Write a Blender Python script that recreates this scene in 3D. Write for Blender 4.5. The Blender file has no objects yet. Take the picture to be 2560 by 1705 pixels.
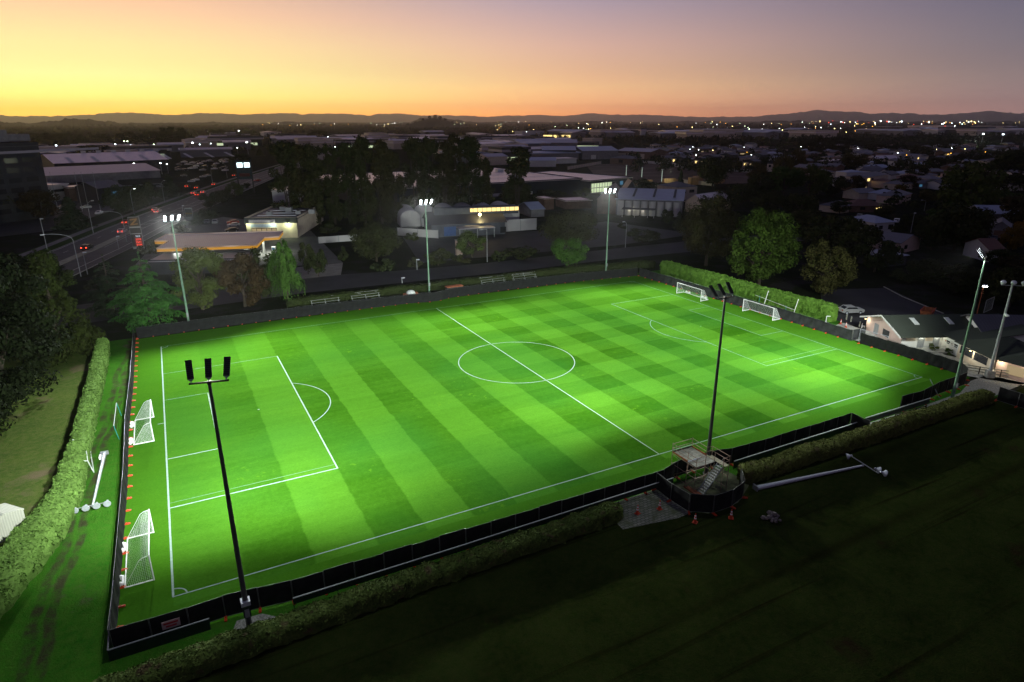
import bpy, math, random
import numpy as np
from mathutils import Vector, Matrix
random.seed(7); RNG = np.random.default_rng(7)
sc = bpy.context.scene
COL = sc.collection
R = math.radians
def s2l(r, g, b):
    f = lambda c: (c/255/12.92) if c/255 <= .04045 else ((c/255+.055)/1.055)**2.4
    return (f(r), f(g), f(b), 1)
# ------------------------------------------------------------------ camera
FOC, CAMP, PITCH, YAW, ROLL = 1616.85, Vector((4.17, -50.09, 36.02)), .328567, .486435, -.001696
FW = Vector((math.cos(PITCH)*math.sin(YAW), math.cos(PITCH)*math.cos(YAW), -math.sin(PITCH)))
_r = Vector((math.cos(YAW), -math.sin(YAW), 0)); _u = _r.cross(FW)
RT = _r*math.cos(ROLL) + _u*math.sin(ROLL); UP = -_r*math.sin(ROLL) + _u*math.cos(ROLL)
cam = bpy.data.cameras.new('camera'); cam.sensor_width = 36; cam.sensor_fit = 'HORIZONTAL'
cam.lens = FOC/2560*36; cam.clip_start = .5; cam.clip_end = 60000
co = bpy.data.objects.new('camera', cam); COL.objects.link(co); sc.camera = co
M = Matrix((RT, UP, -FW)).transposed().to_4x4(); M.translation = CAMP; co.matrix_world = M
# ------------------------------------------------------------------ dusk sky
SUNSET_AZ = R(-13)          # the sun has set beyond the main road, clockwise from +y
w = bpy.data.worlds.new('World'); sc.world = w; w.use_nodes = True
nt = w.node_tree; nt.nodes.clear()
def wn(t, **k):
    n = nt.nodes.new(t)
    for a, v in k.items(): setattr(n, a, v)
    return n
def wm(op, a, b=None, c=None):
    n = wn('ShaderNodeMath', operation=op)
    for i, v in enumerate((a, b, c)):
        if v is None: continue
        if isinstance(v, (int, float)): n.inputs[i].default_value = v
        else: nt.links.new(v, n.inputs[i])
    return n.outputs[0]
tc = wn('ShaderNodeTexCoord'); sep = wn('ShaderNodeSeparateXYZ'); nt.links.new(tc.outputs['Generated'], sep.inputs[0])
X, Y, Z = sep.outputs
hl = wm('MAXIMUM', wm('SQRT', wm('ADD', wm('MULTIPLY', X, X), wm('MULTIPLY', Y, Y))), .0001)
cosd = wm('DIVIDE', wm('ADD', wm('MULTIPLY', X, math.sin(SUNSET_AZ)), wm('MULTIPLY', Y, math.cos(SUNSET_AZ))), hl)
ang = wm('ARCCOSINE', wm('MINIMUM', wm('MAXIMUM', cosd, -1.), 1.))
zz = wm('SQRT', wm('MAXIMUM', Z, 0.))
def ramp(stops):
    n = wn('ShaderNodeValToRGB'); cr = n.color_ramp; cr.interpolation = 'LINEAR'
    while len(cr.elements) < len(stops): cr.elements.new(.5)
    for e, (p, c) in zip(cr.elements, stops): e.position = math.sqrt(p); e.color = s2l(*c)
    nt.links.new(zz, n.inputs[0]); return n.outputs[0]
ZEN = (50, 51, 76)
rA = ramp([(0, (246, 172, 52)), (.014, (252, 196, 62)), (.03, (255, 244, 122)), (.055, (255, 252, 162)), (.09, (255, 230, 158)), (.13, (248, 200, 155)), (.25, (150, 120, 125)), (.45, (86, 82, 108)), (1, ZEN)])
rB = ramp([(0, (226, 124, 62)), (.01, (238, 148, 74)), (.045, (246, 192, 132)), (.10, (214, 172, 154)), (.156, (164, 147, 160)), (.3, (94, 90, 118)), (.5, (64, 64, 90)), (1, ZEN)])
rC = ramp([(0, (126, 92, 88)), (.012, (134, 106, 102)), (.05, (130, 115, 116)), (.09, (110, 105, 116)), (.13, (95, 94, 112)), (.3, (64, 63, 86)), (1, ZEN)])
rD = ramp([(0, (92, 80, 90)), (.1, (96, 84, 98)), (.3, (66, 62, 84)), (1, ZEN)])
def mixc(f, a, b):
    n = wn('ShaderNodeMix', data_type='RGBA'); nt.links.new(f, n.inputs[0]); nt.links.new(a, n.inputs[6]); nt.links.new(b, n.inputs[7]); return n.outputs[2]
def mr(lo, hi):
    n = wn('ShaderNodeMapRange', interpolation_type='SMOOTHSTEP'); nt.links.new(ang, n.inputs[0]); n.inputs[1].default_value = R(lo); n.inputs[2].default_value = R(hi); return n.outputs[0]
c = mixc(mr(6, 50), rA, rB); c = mixc(mr(36, 82), c, rC); c = mixc(mr(80, 130), c, rD)
bo_ = wn('ShaderNodeMapRange', interpolation_type='LINEAR'); nt.links.new(Z, bo_.inputs[0])
for i_, v_ in enumerate((0., .085, 1., 0.)): bo_.inputs[i_+1].default_value = v_
boost = wm('ADD', wm('MULTIPLY', wm('POWER', bo_.outputs[0], 3.), 2.5), 1.28)
bg = wn('ShaderNodeBackground'); nt.links.new(c, bg.inputs[0]); nt.links.new(boost, bg.inputs[1])
nish = wn('ShaderNodeTexSky', sky_type='NISHITA'); nish.sun_disc = False; nish.sun_elevation = R(-4); nish.sun_rotation = SUNSET_AZ
bg2 = wn('ShaderNodeBackground'); nt.links.new(nish.outputs[0], bg2.inputs[0]); bg2.inputs[1].default_value = .05
ad = wn('ShaderNodeAddShader'); nt.links.new(bg.outputs[0], ad.inputs[0]); nt.links.new(bg2.outputs[0], ad.inputs[1])
out = wn('ShaderNodeOutputWorld'); nt.links.new(ad.outputs[0], out.inputs[0])
w.cycles.sampling_method = 'MANUAL'; w.cycles.sample_map_resolution = 512
vs = sc.view_settings; sc.display_settings.display_device = 'sRGB'; vs.view_transform = 'Standard'; vs.look = 'None'; vs.exposure = 0; vs.gamma = 1
sc.cycles.use_denoising = True; sc.cycles.max_bounces = 5; sc.cycles.diffuse_bounces = 2; sc.cycles.glossy_bounces = 2; sc.cycles.transmission_bounces = 2
sc.cycles.transparent_max_bounces = 8; sc.cycles.volume_bounces = 1; sc.cycles.sample_clamp_indirect = 3; sc.cycles.caustics_reflective = False; sc.cycles.caustics_refractive = False
# ------------------------------------------------------------------ where a point of the ground is (survey of the place)
RG = dict(r1=(0, 200, 860, 2355), r2=(640, 220, 860, 2355), r3=(1200, 220, 860, 2355), r4=(1700, 220, 860, 2355), g1=(300, 500, 480, 2352), g2=(0, 380, 480, 2352),
          cl=(2080, 740, 480, 2352), f1=(0, 280, 480, 2355), f2=(2000, 280, 560, 2355), f3=(1400, 280, 600, 2355), f4=(2100, 400, 460, 2254), d=(0, 0, 2560, 2354))
def fx(rg, x, y):
    a, b, ww, W = RG[rg]; return a + x*ww/W, b + y*ww/W
def at(rg, x, y, z=0.):
    u, v = fx(rg, x, y); d = FW + RT*((u-1280)/FOC) - UP*((v-852.5)/FOC)
    return CAMP + d*((z-CAMP.z)/d.z)
def hgt(P, rg, y):
    """height above P that reaches the given line of sight"""
    v = fx(rg, 0, y)[1]; k = (852.5-v)/FOC; D = P-CAMP
    den = UP.z - k*FW.z
    return max(.5, (k*D.dot(FW) - D.dot(UP))/den)
# ------------------------------------------------------------------ materials
class NT:
    def __init__(s, name):
        s.m = bpy.data.materials.new(name); s.m.use_nodes = True; s.t = s.m.node_tree; s.n = s.t.nodes
        s.p = s.n['Principled BSDF']
    def new(s, t, **k):
        n = s.n.new(t)
        for a, v in k.items(): setattr(n, a, v)
        return n
    def put(s, v, sock):
        if isinstance(v, (int, float)): sock.default_value = v
        elif isinstance(v, tuple): sock.default_value = v
        else: s.t.links.new(v, sock)
    def math(s, op, a, b=None, c=None, clamp=False):
        n = s.new('ShaderNodeMath', operation=op, use_clamp=clamp)
        for i, v in enumerate((a, b, c)):
            if v is not None: s.put(v, n.inputs[i])
        return n.outputs[0]
    def mix(s, f, a, b, blend='MIX'):
        n = s.new('ShaderNodeMix', data_type='RGBA', blend_type=blend)
        s.put(f, n.inputs[0]); s.put(a, n.inputs[6]); s.put(b, n.inputs[7]); return n.outputs[2]
    def obco(s): return s.new('ShaderNodeTexCoord').outputs['Object']
    def noise(s, scale, detail=3, rough=.55, co=None, stretch=None):
        n = s.new('ShaderNodeTexNoise'); n.inputs['Scale'].default_value = scale; n.inputs['Detail'].default_value = detail; n.inputs['Roughness'].default_value = rough
        co = co or s.obco()
        if stretch:
            mp = s.new('ShaderNodeMapping'); mp.inputs['Scale'].default_value = stretch[:3]
            if len(stretch) > 3: mp.inputs['Rotation'].default_value = (0, 0, stretch[3])
            s.t.links.new(co, mp.inputs[0]); co = mp.outputs[0]
        s.t.links.new(co, n.inputs[0]); return n.outputs[0]
    def mr(s, v, a, b, c=0., d=1., smooth=False):
        n = s.new('ShaderNodeMapRange'); 
        if smooth: n.interpolation_type = 'SMOOTHSTEP'
        s.put(v, n.inputs[0])
        for i, x in enumerate((a, b, c, d)): n.inputs[i+1].default_value = x
        return n.outputs[0]
    def bump(s, h, st, dist=.05):
        n = s.new('ShaderNodeBump'); n.inputs['Strength'].default_value = st; n.inputs['Distance'].default_value = dist
        s.put(h, n.inputs['Height']); s.t.links.new(n.outputs[0], s.p.inputs['Normal'])
    def base(s, c): s.put(c, s.p.inputs['Base Color'])
    def set(s, rough=.6, metal=0., spec=.3):
        s.p.inputs['Roughness'].default_value = rough; s.p.inputs['Metallic'].default_value = metal; s.p.inputs['Specular IOR Level'].default_value = spec; return s
def plain(name, c, rough=.6, metal=0., spec=.3, var=.18, sc_=1.5):
    k = NT(name).set(rough, metal, spec); c = tuple(c)[:3]
    n = k.noise(sc_, 4); f = k.mr(n, .3, .7)
    k.base(k.mix(f, tuple(x*(1-var) for x in c)+(1,), tuple(min(1, x*(1+var)) for x in c)+(1,)))
    k.p.inputs['Roughness'].default_value = rough
    return k.m
def emit(name, c, st, sample=False):
    k = NT(name); k.base((.02, .02, .02, 1)); k.p.inputs['Emission Color'].default_value = tuple(c)[:3]+(1,); k.p.inputs['Emission Strength'].default_value = st
    k.m.cycles.emission_sampling = 'AUTO' if sample else 'NONE'
    return k.m
def foliage(name, a, b, scale=.5, trans=.0, dead=None):
    k = NT(name).set(.85, 0, .04)
    f = k.mr(k.noise(scale, 4, .6), .34, .66); g = k.mr(k.noise(scale*7, 2), .3, .7)
    oi = k.new('ShaderNodeObjectInfo').outputs['Random']
    c = k.mix(f, tuple(a)+(1,), tuple(b)+(1,)); c = k.mix(k.math('MULTIPLY', g, .5), c, tuple(x*.5 for x in a)+(1,))
    c = k.mix(k.math('MULTIPLY', oi, .4), c, (b[0]*1.1, b[1]*.62, b[2]*.8, 1))
    if dead: c = k.mix(k.mr(k.noise(scale*.8, 3), .58, .68), c, tuple(dead)+(1,))
    k.base(c); return k.m
MAT = {}
MAT['leaf_mid'] = foliage('leaf_mid', (.036, .066, .016), (.08, .13, .03))
MAT['leaf_dark'] = foliage('leaf_dark', (.024, .036, .014), (.05, .07, .022))
MAT['leaf_bright'] = foliage('leaf_bright', (.03, .085, .014), (.075, .17, .028))
MAT['leaf_olive'] = foliage('leaf_olive', (.055, .06, .02), (.10, .105, .03))
MAT['leaf_rust'] = foliage('leaf_rust', (.032, .030, .013), (.055, .048, .02))
MAT['leaf_yellow'] = foliage('leaf_yellow', (.11, .085, .014), (.2, .14, .02))
MAT['leaf_pop'] = foliage('leaf_pop', (.022, .034, .012), (.05, .06, .02))
MAT['conifer'] = foliage('conifer', (.016, .03, .014), (.035, .06, .022))
MAT['conifer_unlit'] = foliage('conifer_unlit', (.006, .011, .004), (.014, .024, .008))  # lack of floodlight on the lawn stand put into near-black leaves
MAT['stand_lit'] = foliage('stand_lit', (.014, .03, .006), (.034, .06, .012))  # lighter copy for the stand tree that catches the floods
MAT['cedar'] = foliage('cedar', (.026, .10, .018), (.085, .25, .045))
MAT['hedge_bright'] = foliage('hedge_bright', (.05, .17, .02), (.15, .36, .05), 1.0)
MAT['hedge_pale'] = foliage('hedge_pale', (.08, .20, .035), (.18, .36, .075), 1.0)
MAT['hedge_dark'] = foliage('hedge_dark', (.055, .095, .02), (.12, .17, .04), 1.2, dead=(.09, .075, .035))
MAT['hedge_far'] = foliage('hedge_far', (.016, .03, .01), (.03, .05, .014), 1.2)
MAT['bark'] = plain('bark', (.05, .038, .028), .9, var=.4, sc_=6)
MAT['galv'] = plain('galvanised_steel', (.5, .53, .58), .42, .25, .5, .12, 4)
MAT['galv_dull'] = plain('dull_steel', (.3, .32, .33), .5, .4, .4, .15, 4)
MAT['pole_dark'] = plain('dark_steel', (.09, .09, .09), .5, .4, .4)
MAT['pole_grass_bounce'] = plain('grass_bounce_pole', (.17, .30, .20), .5, .1, .4)  # green light bounced off the grass is put into this pole colour
MAT['black_metal'] = plain('black_metal', (.018, .018, .018), .45, .2, .4)
MAT['cloth'] = plain('black_screen_cloth', (.010, .011, .011), .8, 0, .15, .4, 1.2)
MAT['cloth_grey'] = plain('grey_screen_cloth', (.03, .032, .033), .75, 0, .2, .45, .9)
MAT['fence_tube'] = plain('fence_tube', (.13, .14, .13), .5, .5)
MAT['orange'] = plain('orange_plastic', (.5, .05, .014), .5, 0, .4, .2, 5)
MAT['bench_grey'] = plain('weathered_bench', (.2, .21, .2), .6, .1, .3)
MAT['white_paint'] = plain('white_paint', (.8, .8, .8), .4, 0, .4, .05)
MAT['net'] = plain('white_net', (.75, .78, .78), .8, 0, .1, .05)
MAT['teal'] = plain('teal_paint', (.03, .28, .24), .45, 0, .4)
MAT['board_green'] = plain('dark_green_board', (.015, .03, .022), .5, 0, .3, .3)
MAT['rail_white'] = plain('white_rail', (.6, .64, .6), .45, 0, .4)
MAT['scaf_tube'] = plain('rusty_scaffold_tube', (.34, .25, .19), .6, .5, .3, .4, 5)
MAT['scaf_deck'] = plain('weathered_deck', (.30, .30, .24), .75, 0, .2, .4, 2.5)
MAT['scaf_red'] = plain('red_toe_board', (.34, .11, .05), .7, 0, .2, .4, 3)
MAT['scaf_step'] = plain('aluminium_step', (.5, .52, .48), .45, .5, .4, .2)
MAT['concrete'] = plain('concrete', (.33, .33, .30), .85, 0, .2, .3, 2)
MAT['gravel'] = plain('gravel', (.27, .27, .24), .95, 0, .15, .6, 9)
MAT['wall_white'] = plain('white_wall', (.62, .62, .58), .7, 0, .2, .08, .6)
MAT['wall_cream'] = plain('cream_wall', (.60, .52, .40), .7, 0, .2, .12, .6)
MAT['wall_pink'] = plain('pinkish_wall', (.62, .47, .40), .7, 0, .2, .1, .6)
MAT['wall_grey'] = plain('grey_wall', (.2, .2, .21), .75, 0, .2, .2, .5)
MAT['wall_slate'] = plain('slate_wall', (.085, .095, .115), .7, 0, .2, .2, .5)
MAT['wall_dark'] = plain('dark_wall', (.03, .034, .04), .6, 0, .3, .3, .4)
MAT['wall_navy'] = plain('navy_wall', (.012, .018, .03), .6, 0, .3, .25, .3)
MAT['wall_brown'] = plain('brown_wall', (.16, .10, .07), .75, 0, .2, .25, .6)
MAT['timber'] = plain('sawn_timber', (.42, .25, .12), .75, 0, .2, .3, 1.5)
MAT['glass'] = plain('dark_glass', (.02, .022, .026), .12, 0, .5, .2)
def ribbed(name, c, rough, pitch_=.8, axis='X', metal=.0, spec=.5, dark=.8):
    k = NT(name).set(rough, metal, spec); wv = k.new('ShaderNodeTexWave', wave_type='BANDS', bands_direction=axis)
    wv.inputs['Scale'].default_value = 1/pitch_*.5; k.t.links.new(k.obco(), wv.inputs[0])
    f = k.mr(wv.outputs[1], .55, .9); n = k.mr(k.noise(.35, 4), .3, .7)
    a = tuple(c)+(1,); b = tuple(x*dark for x in c)+(1,); d = tuple(x*.72 for x in c)+(1,)
    k.base(k.mix(k.math('MULTIPLY', n, .6), k.mix(f, a, b), d)); k.bump(wv.outputs[1], .4, .05); return k.m
MAT['roof_violet'] = ribbed('violet_grey_roof', (.36, .34, .40), .36, spec=.8)
MAT['roof_pale'] = ribbed('pale_roof', (.86, .76, .73), .34, 2.2, metal=.35, spec=1.)
MAT['roof_blue'] = ribbed('blue_grey_roof', (.36, .43, .54), .38, spec=.7)
MAT['roof_green'] = ribbed('grey_green_roof', (.05, .06, .047), .8, .45, spec=.1)
MAT['roof_dark'] = ribbed('dark_roof', (.07, .07, .08), .5)
MAT['roof_rust'] = ribbed('rust_tile_roof', (.16, .075, .05), .7, .4)
MAT['roof_grey'] = ribbed('grey_tile_roof', (.19, .19, .20), .6, .4)
MAT['wall_ribbed'] = ribbed('ribbed_white_wall', (.62, .62, .60), .5, .5)
MAT['shed_ribbed'] = ribbed('cream_ribbed_steel', (.62, .63, .52), .5, .35)
MAT['win_warm'] = emit('warm_window', (1, .72, .25), 1.6)
MAT['win_dim'] = emit('dim_window', (1, .75, .4), .35)
MAT['win_green'] = emit('shop_window', (.75, .9, .55), .75)
MAT['win_blue'] = emit('blue_lit_panel', (.1, .35, .6), .35)
MAT['lamp_white'] = emit('white_lamp', (.92, 1, 1), 16)
MAT['lamp_cool'] = emit('cool_lamp', (.75, .9, 1), 15)
MAT['lamp_warm'] = emit('warm_lamp', (1, .78, .3), 15)
MAT['lamp_green'] = emit('greenish_lamp', (.75, 1, .6), 11)
MAT['lamp_red'] = emit('red_lamp', (1, .06, .02), 5)
MAT['lamp_amber'] = emit('amber_lamp', (1, .45, .05), 9)
MAT['flood_face'] = emit('flood_face', (.86, .97, 1), 14)
MAT['yellow_band'] = emit('yellow_lit_fascia', (1, .45, .01), .5)
MAT['tyre'] = plain('rubber', (.015, .015, .015), .8)
MAT['tarp_blue'] = plain('blue_tarp', (.04, .10, .28), .6)
MAT['stripe_white'] = plain('white_road_line', (.5, .5, .45), .8)
def carpaint(n, c): return plain('paint_'+n, c, .28, .3, .5, .05)
CARS = dict(silver=carpaint('silver', (.42, .43, .42)), white=carpaint('white', (.72, .72, .72)), black=carpaint('black', (.02, .02, .022)), red=carpaint('red', (.42, .035, .02)), grey=carpaint('grey', (.16, .165, .17)), blue=carpaint('blue', (.04, .07, .16)))
# ------------------------------------------------------------------ mesh helpers
class MB:
    def __init__(s): s.v = []; s.f = []
    def add(s, vs, fs):
        o = len(s.v); s.v += [tuple(p) for p in vs]; s.f += [tuple(i+o for i in q) for q in fs]; return s
    def box(s, x0, y0, z0, x1, y1, z1, rz=0, c=(0, 0)):
        p = [(x, y, z) for z in (z0, z1) for x, y in ((x0, y0), (x1, y0), (x1, y1), (x0, y1))]
        if rz:
            ca, sa = math.cos(rz), math.sin(rz); p = [(c[0]+(x-c[0])*ca-(y-c[1])*sa, c[1]+(x-c[0])*sa+(y-c[1])*ca, z) for x, y, z in p]
        return s.add(p, [(0, 3, 2, 1), (4, 5, 6, 7), (0, 1, 5, 4), (1, 2, 6, 5), (2, 3, 7, 6), (3, 0, 4, 7)])
    def tube(s, a, b, r0, r1=None, n=8, cap=True):
        a, b = Vector(a), Vector(b); r1 = r0 if r1 is None else r1; d = (b-a).normalized()
        t = d.cross(Vector((0, 0, 1))); t = t.normalized() if t.length > 1e-4 else Vector((1, 0, 0)); q = d.cross(t)
        vs = []
        for p, r in ((a, r0), (b, r1)):
            for i in range(n):
                an = 2*math.pi*i/n; vs.append(p + t*(r*math.cos(an)) + q*(r*math.sin(an)))
        fs = [(i, i+n, (i+1) % n+n, (i+1) % n) for i in range(n)]
        if cap: fs += [tuple(range(n)), tuple(range(2*n-1, n-1, -1))]
        return s.add(vs, fs)
    def path(s, pts, r, n=6):
        for a, b in zip(pts, pts[1:]): s.tube(a, b, r, r, n)
        return s
    def prism(s, poly, z0, z1):
        n = len(poly); vs = [(x, y, z0) for x, y in poly] + [(x, y, z1) for x, y in poly]
        return s.add(vs, [tuple(range(n-1, -1, -1)), tuple(range(n, 2*n))] + [(i, (i+1) % n, (i+1) % n+n, i+n) for i in range(n)])
    def extr(s, prof, y0, y1):
        """profile in x,z swept along y"""
        n = len(prof); vs = [(x, y0, z) for x, z in prof] + [(x, y1, z) for x, z in prof]
        return s.add(vs, [tuple(range(n)), tuple(range(2*n-1, n-1, -1))] + [(i, i+n, (i+1) % n+n, (i+1) % n) for i in range(n)])
    def ball(s, c, r, n=8, m=5, sz=1.):
        vs = [(c[0], c[1], c[2]+r*sz)]
        for j in range(1, m):
            a = math.pi*j/m
            for i in range(n): vs.append((c[0]+r*math.sin(a)*math.cos(2*math.pi*i/n), c[1]+r*math.sin(a)*math.sin(2*math.pi*i/n), c[2]+r*sz*math.cos(a)))
        vs.append((c[0], c[1], c[2]-r*sz)); L = len(vs)-1
        fs = [(0, 1+i, 1+(i+1) % n) for i in range(n)]
        for j in range(m-2): fs += [(1+j*n+i, 1+(j+1)*n+i, 1+(j+1)*n+(i+1) % n, 1+j*n+(i+1) % n) for i in range(n)]
        b = 1+(m-2)*n; fs += [(b+i, L, b+(i+1) % n) for i in range(n)]
        return s.add(vs, fs)
    def quad(s, a, b, c, d): return s.add([a, b, c, d], [(0, 1, 2, 3)])
    def mesh(s, name, mat=None, smooth=False):
        me = bpy.data.meshes.new(name); me.from_pydata(s.v, [], s.f); 
        if mat: me.materials.append(MAT.get(mat, mat) if isinstance(mat, str) else mat)
        if smooth: me.polygons.foreach_set('use_smooth', [True]*len(me.polygons))
        me.update(); return me
    def build(s, name, mat, parent=None, loc=None, rz=0, smooth=False):
        return link(name, s.mesh(name, mat, smooth), parent, loc, rz)
def link(name, me, parent=None, loc=None, rz=0):
    o = bpy.data.objects.new(name, me); COL.objects.link(o)
    if parent: o.parent = parent
    if loc is not None: o.location = loc
    if rz: o.rotation_euler = (0, 0, rz)
    return o
def tag(o, label=None, cat=None, group=None, kind=None):
    for k, v in (('label', label), ('category', cat), ('group', group), ('kind', kind)):
        if v: o[k] = v
    return o
def thing(name, label, cat, loc=(0, 0, 0), rz=0, group=None):
    return tag(link(name, None, None, loc, rz), label, cat, group)
def struct(o, label=None, kind='structure'): return tag(o, label, None, None, kind)
KIDS = {}
def copy_tree(o, parent=None):
    c = o.copy(); COL.objects.link(c)
    if parent: c.parent = parent
    for ch in list(o.children): copy_tree(ch, c)
    return c
def raw_mesh(name, V, F, mat, nv=4):
    """V (n,3) float array, F (m,nv) int array"""
    me = bpy.data.meshes.new(name); m = len(F)
    me.vertices.add(len(V)); me.vertices.foreach_set('co', np.asarray(V, np.float32).ravel())
    me.loops.add(m*nv); me.loops.foreach_set('vertex_index', np.asarray(F, np.int32).ravel())
    me.polygons.add(m); me.polygons.foreach_set('loop_start', np.arange(0, m*nv, nv, dtype=np.int32))
    me.materials.append(MAT[mat] if isinstance(mat, str) else mat); me.update(calc_edges=True); me.validate(); return me
def nrm(a): return a/np.maximum(np.linalg.norm(a, axis=1, keepdims=True), 1e-6)
def leafquads(P, N, size, aspect=.6, jit=.7, up=None):
    n = len(P); size = np.broadcast_to(np.asarray(size, float).reshape(-1, 1), (n, 1))*RNG.uniform(.6, 1.35, (n, 1))
    N = nrm(N + jit*RNG.normal(size=(n, 3))*.6); T = RNG.normal(size=(n, 3)) if up is None else up + .35*RNG.normal(size=(n, 3))
    T = nrm(np.cross(np.cross(N, T), N)); B = np.cross(N, T)
    V = np.stack([P - T*size, P + B*size*aspect + N*size*.2, P + T*size, P - B*size*aspect + N*size*.2], 1).reshape(-1, 3)
    return V, np.arange(4*n).reshape(-1, 4)
def cat_leaf(parts):
    V = []; F = []; o = 0
    for v, f in parts: V.append(v); F.append(f+o); o += len(v)
    return np.concatenate(V), np.concatenate(F)
def sph(n): return nrm(RNG.normal(size=(n, 3)))
# ------------------------------------------------------------------ trees
def crown_clumps(rx, ry, rz, zc, nc, per, leaf, rmin=.28, rmax=.42, shape='round'):
    """leaf clumps spread through an uneven crown"""
    parts = []
    Rm = (rx+ry)/2
    for i in range(nc):
        d = sph(1)[0]; q = RNG.uniform(.45, .95)**.6
        if shape == 'round': k = 1.
        ctr = np.array((d[0]*rx*q, d[1]*ry*q, zc + d[2]*rz*q))
        if shape == 'cone':
            t = RNG.uniform(0, 1)**1.2; a = RNG.uniform(0, 6.283); rr = (1-t)*RNG.uniform(.35, .95)
            ctr = np.array((math.cos(a)*rx*rr, math.sin(a)*ry*rr, zc-rz+2*rz*t))
        if shape == 'column':
            t = RNG.uniform(0, 1); a = RNG.uniform(0, 6.283); rr = (math.sin(math.pi*min(1, t*.62+.28))**.5)*RNG.uniform(.3, .95)
            ctr = np.array((math.cos(a)*rx*rr, math.sin(a)*ry*rr, zc-rz+2*rz*t))
        cr = Rm*RNG.uniform(rmin, rmax)*(1 if shape == 'round' else .8)
        N = sph(per); P = ctr + N*(cr*RNG.uniform(.55, 1.08, (per, 1)))*np.array((1, 1, .8 if shape == 'round' else 1.2))
        parts.append(leafquads(P, N + np.array((0, 0, .25)), leaf, .6, .8))
    return cat_leaf(parts)
def trunk_mb(h, r, limbs=5, spread=2., zl=.35):
    m = MB(); m.tube((0, 0, -.1), (0, 0, h*zl), r, r*.8, 8); m.tube((0, 0, h*zl), (.15*spread*.3, .1, h*.85), r*.8, r*.2, 6)
    for i in range(limbs):
        a = 6.283*i/limbs + random.uniform(-.4, .4); z0 = h*random.uniform(zl*.8, zl+.25)
        p = (spread*.5*math.cos(a), spread*.5*math.sin(a), z0 + h*.15); q = (spread*math.cos(a), spread*math.sin(a), z0 + h*random.uniform(.2, .38))
        m.tube((0, 0, z0), p, r*.5, r*.32, 6); m.tube(p, q, r*.32, r*.08, 5)
    return m
def crown_cedar(h, rad, leaf, levels=9, boughs=7):
    parts = []; m = MB()
    for L in range(levels):
        t = L/(levels-1); z = h*(.13+.82*t); rr = rad*(1-t)**.55*random.uniform(.7, 1.12)
        for b in range(boughs - (2 if t > .7 else 0)):
            a = 6.283*(b+random.random()*.6)/boughs + L*.7; ln = rr*random.uniform(.5, 1.15); zb = z + random.uniform(-.8, .8)
            n = int(46*ln)+12; u = RNG.uniform(.15, 1, n)**.7; wd = .34*ln*np.sin(np.pi*np.clip(u, 0, .96))**.8
            s = RNG.uniform(-1, 1, n)*wd
            droop = .30*ln*u**2.2 + .22*np.abs(s)**1.4
            x = u*ln; P = np.stack([x*math.cos(a)-s*math.sin(a), x*math.sin(a)+s*math.cos(a), zb + .25*x*.5 - droop + RNG.uniform(-.08, .08, n)], 1)
            N = np.tile(np.array((0, 0, 1.)), (n, 1)) + np.stack([np.cos(a)*u*.5, np.sin(a)*u*.5, 0*u], 1)
            parts.append(leafquads(P, N, leaf, .38, .45, up=np.tile(np.array((math.cos(a), math.sin(a), -.25)), (n, 1))))
            # hanging fringe
            k = n//3; parts.append(leafquads(P[:k]-np.array((0, 0, .14)), sph(k), leaf*.8, .35, .4, up=np.tile(np.array((0, 0, -1.)), (k, 1))))
            m.tube((0, 0, zb), (ln*.8*math.cos(a), ln*.8*math.sin(a), zb+.05*ln), .09, .02, 4)
    m.tube((0, 0, -.1), (0, 0, h*.96), .38, .05, 8)
    return cat_leaf(parts), m
def crown_weeping(h, rx, leaf, strands=260):
    parts = []; nb = 22
    for q in range(nb):                      # limbs, each carrying a curtain of hanging strands
        t = (q+random.random())/nb; a0 = q*2.4+random.uniform(-.3, .3); z0 = h*(.36+.62*t); rr0 = rx*(1.08-t)**.55*random.uniform(.55, 1.08)
        for i in range(strands//nb):
            f = random.random()**.6; a = a0+random.uniform(-.28, .28); r0 = rr0*f; zz0 = z0+.7*math.sin(f*2.6)-.5*f; ln = h*random.uniform(.10, .34)*(1.1-.55*t); ln = min(ln, zz0-.07*h); n = 15
            u = np.linspace(0, 1, n); x = r0+.35*rr0*np.minimum(u*2, 1)*.3
            P = np.stack([x*math.cos(a)+.10*RNG.normal(size=n), x*math.sin(a)+.10*RNG.normal(size=n), zz0-ln*u], 1)
            N = np.tile(np.array((math.cos(a), math.sin(a), .3)), (n, 1)); parts.append(leafquads(P, N, leaf, .45, .8, up=np.tile(np.array((0, 0, -1.)), (n, 1))))
    return cat_leaf(parts)
def crown_conifer(h, rad, leaf, levels=16, per=9):
    parts = []
    for L in range(levels):
        t = L/levels; z = h*(.08+.9*t); rr = rad*(1-t)**.85*random.uniform(.8, 1.15)+.12
        for b in range(per):
            a = 6.283*random.random(); n = int(4+9*rr); u = RNG.uniform(.2, 1, n); x = rr*u*random.uniform(.75, 1.1)
            s = RNG.normal(size=n)*.16*rr
            P = np.stack([x*math.cos(a)-s*math.sin(a), x*math.sin(a)+s*math.cos(a), z+.25*rr*(1-u)-.15*rr*u+RNG.normal(size=n)*.1], 1)
            N = np.stack([np.cos(a)*u, np.sin(a)*u, .6+0*u], 1); parts.append(leafquads(P, N, leaf, .5, .7))
    return cat_leaf(parts)
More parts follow.
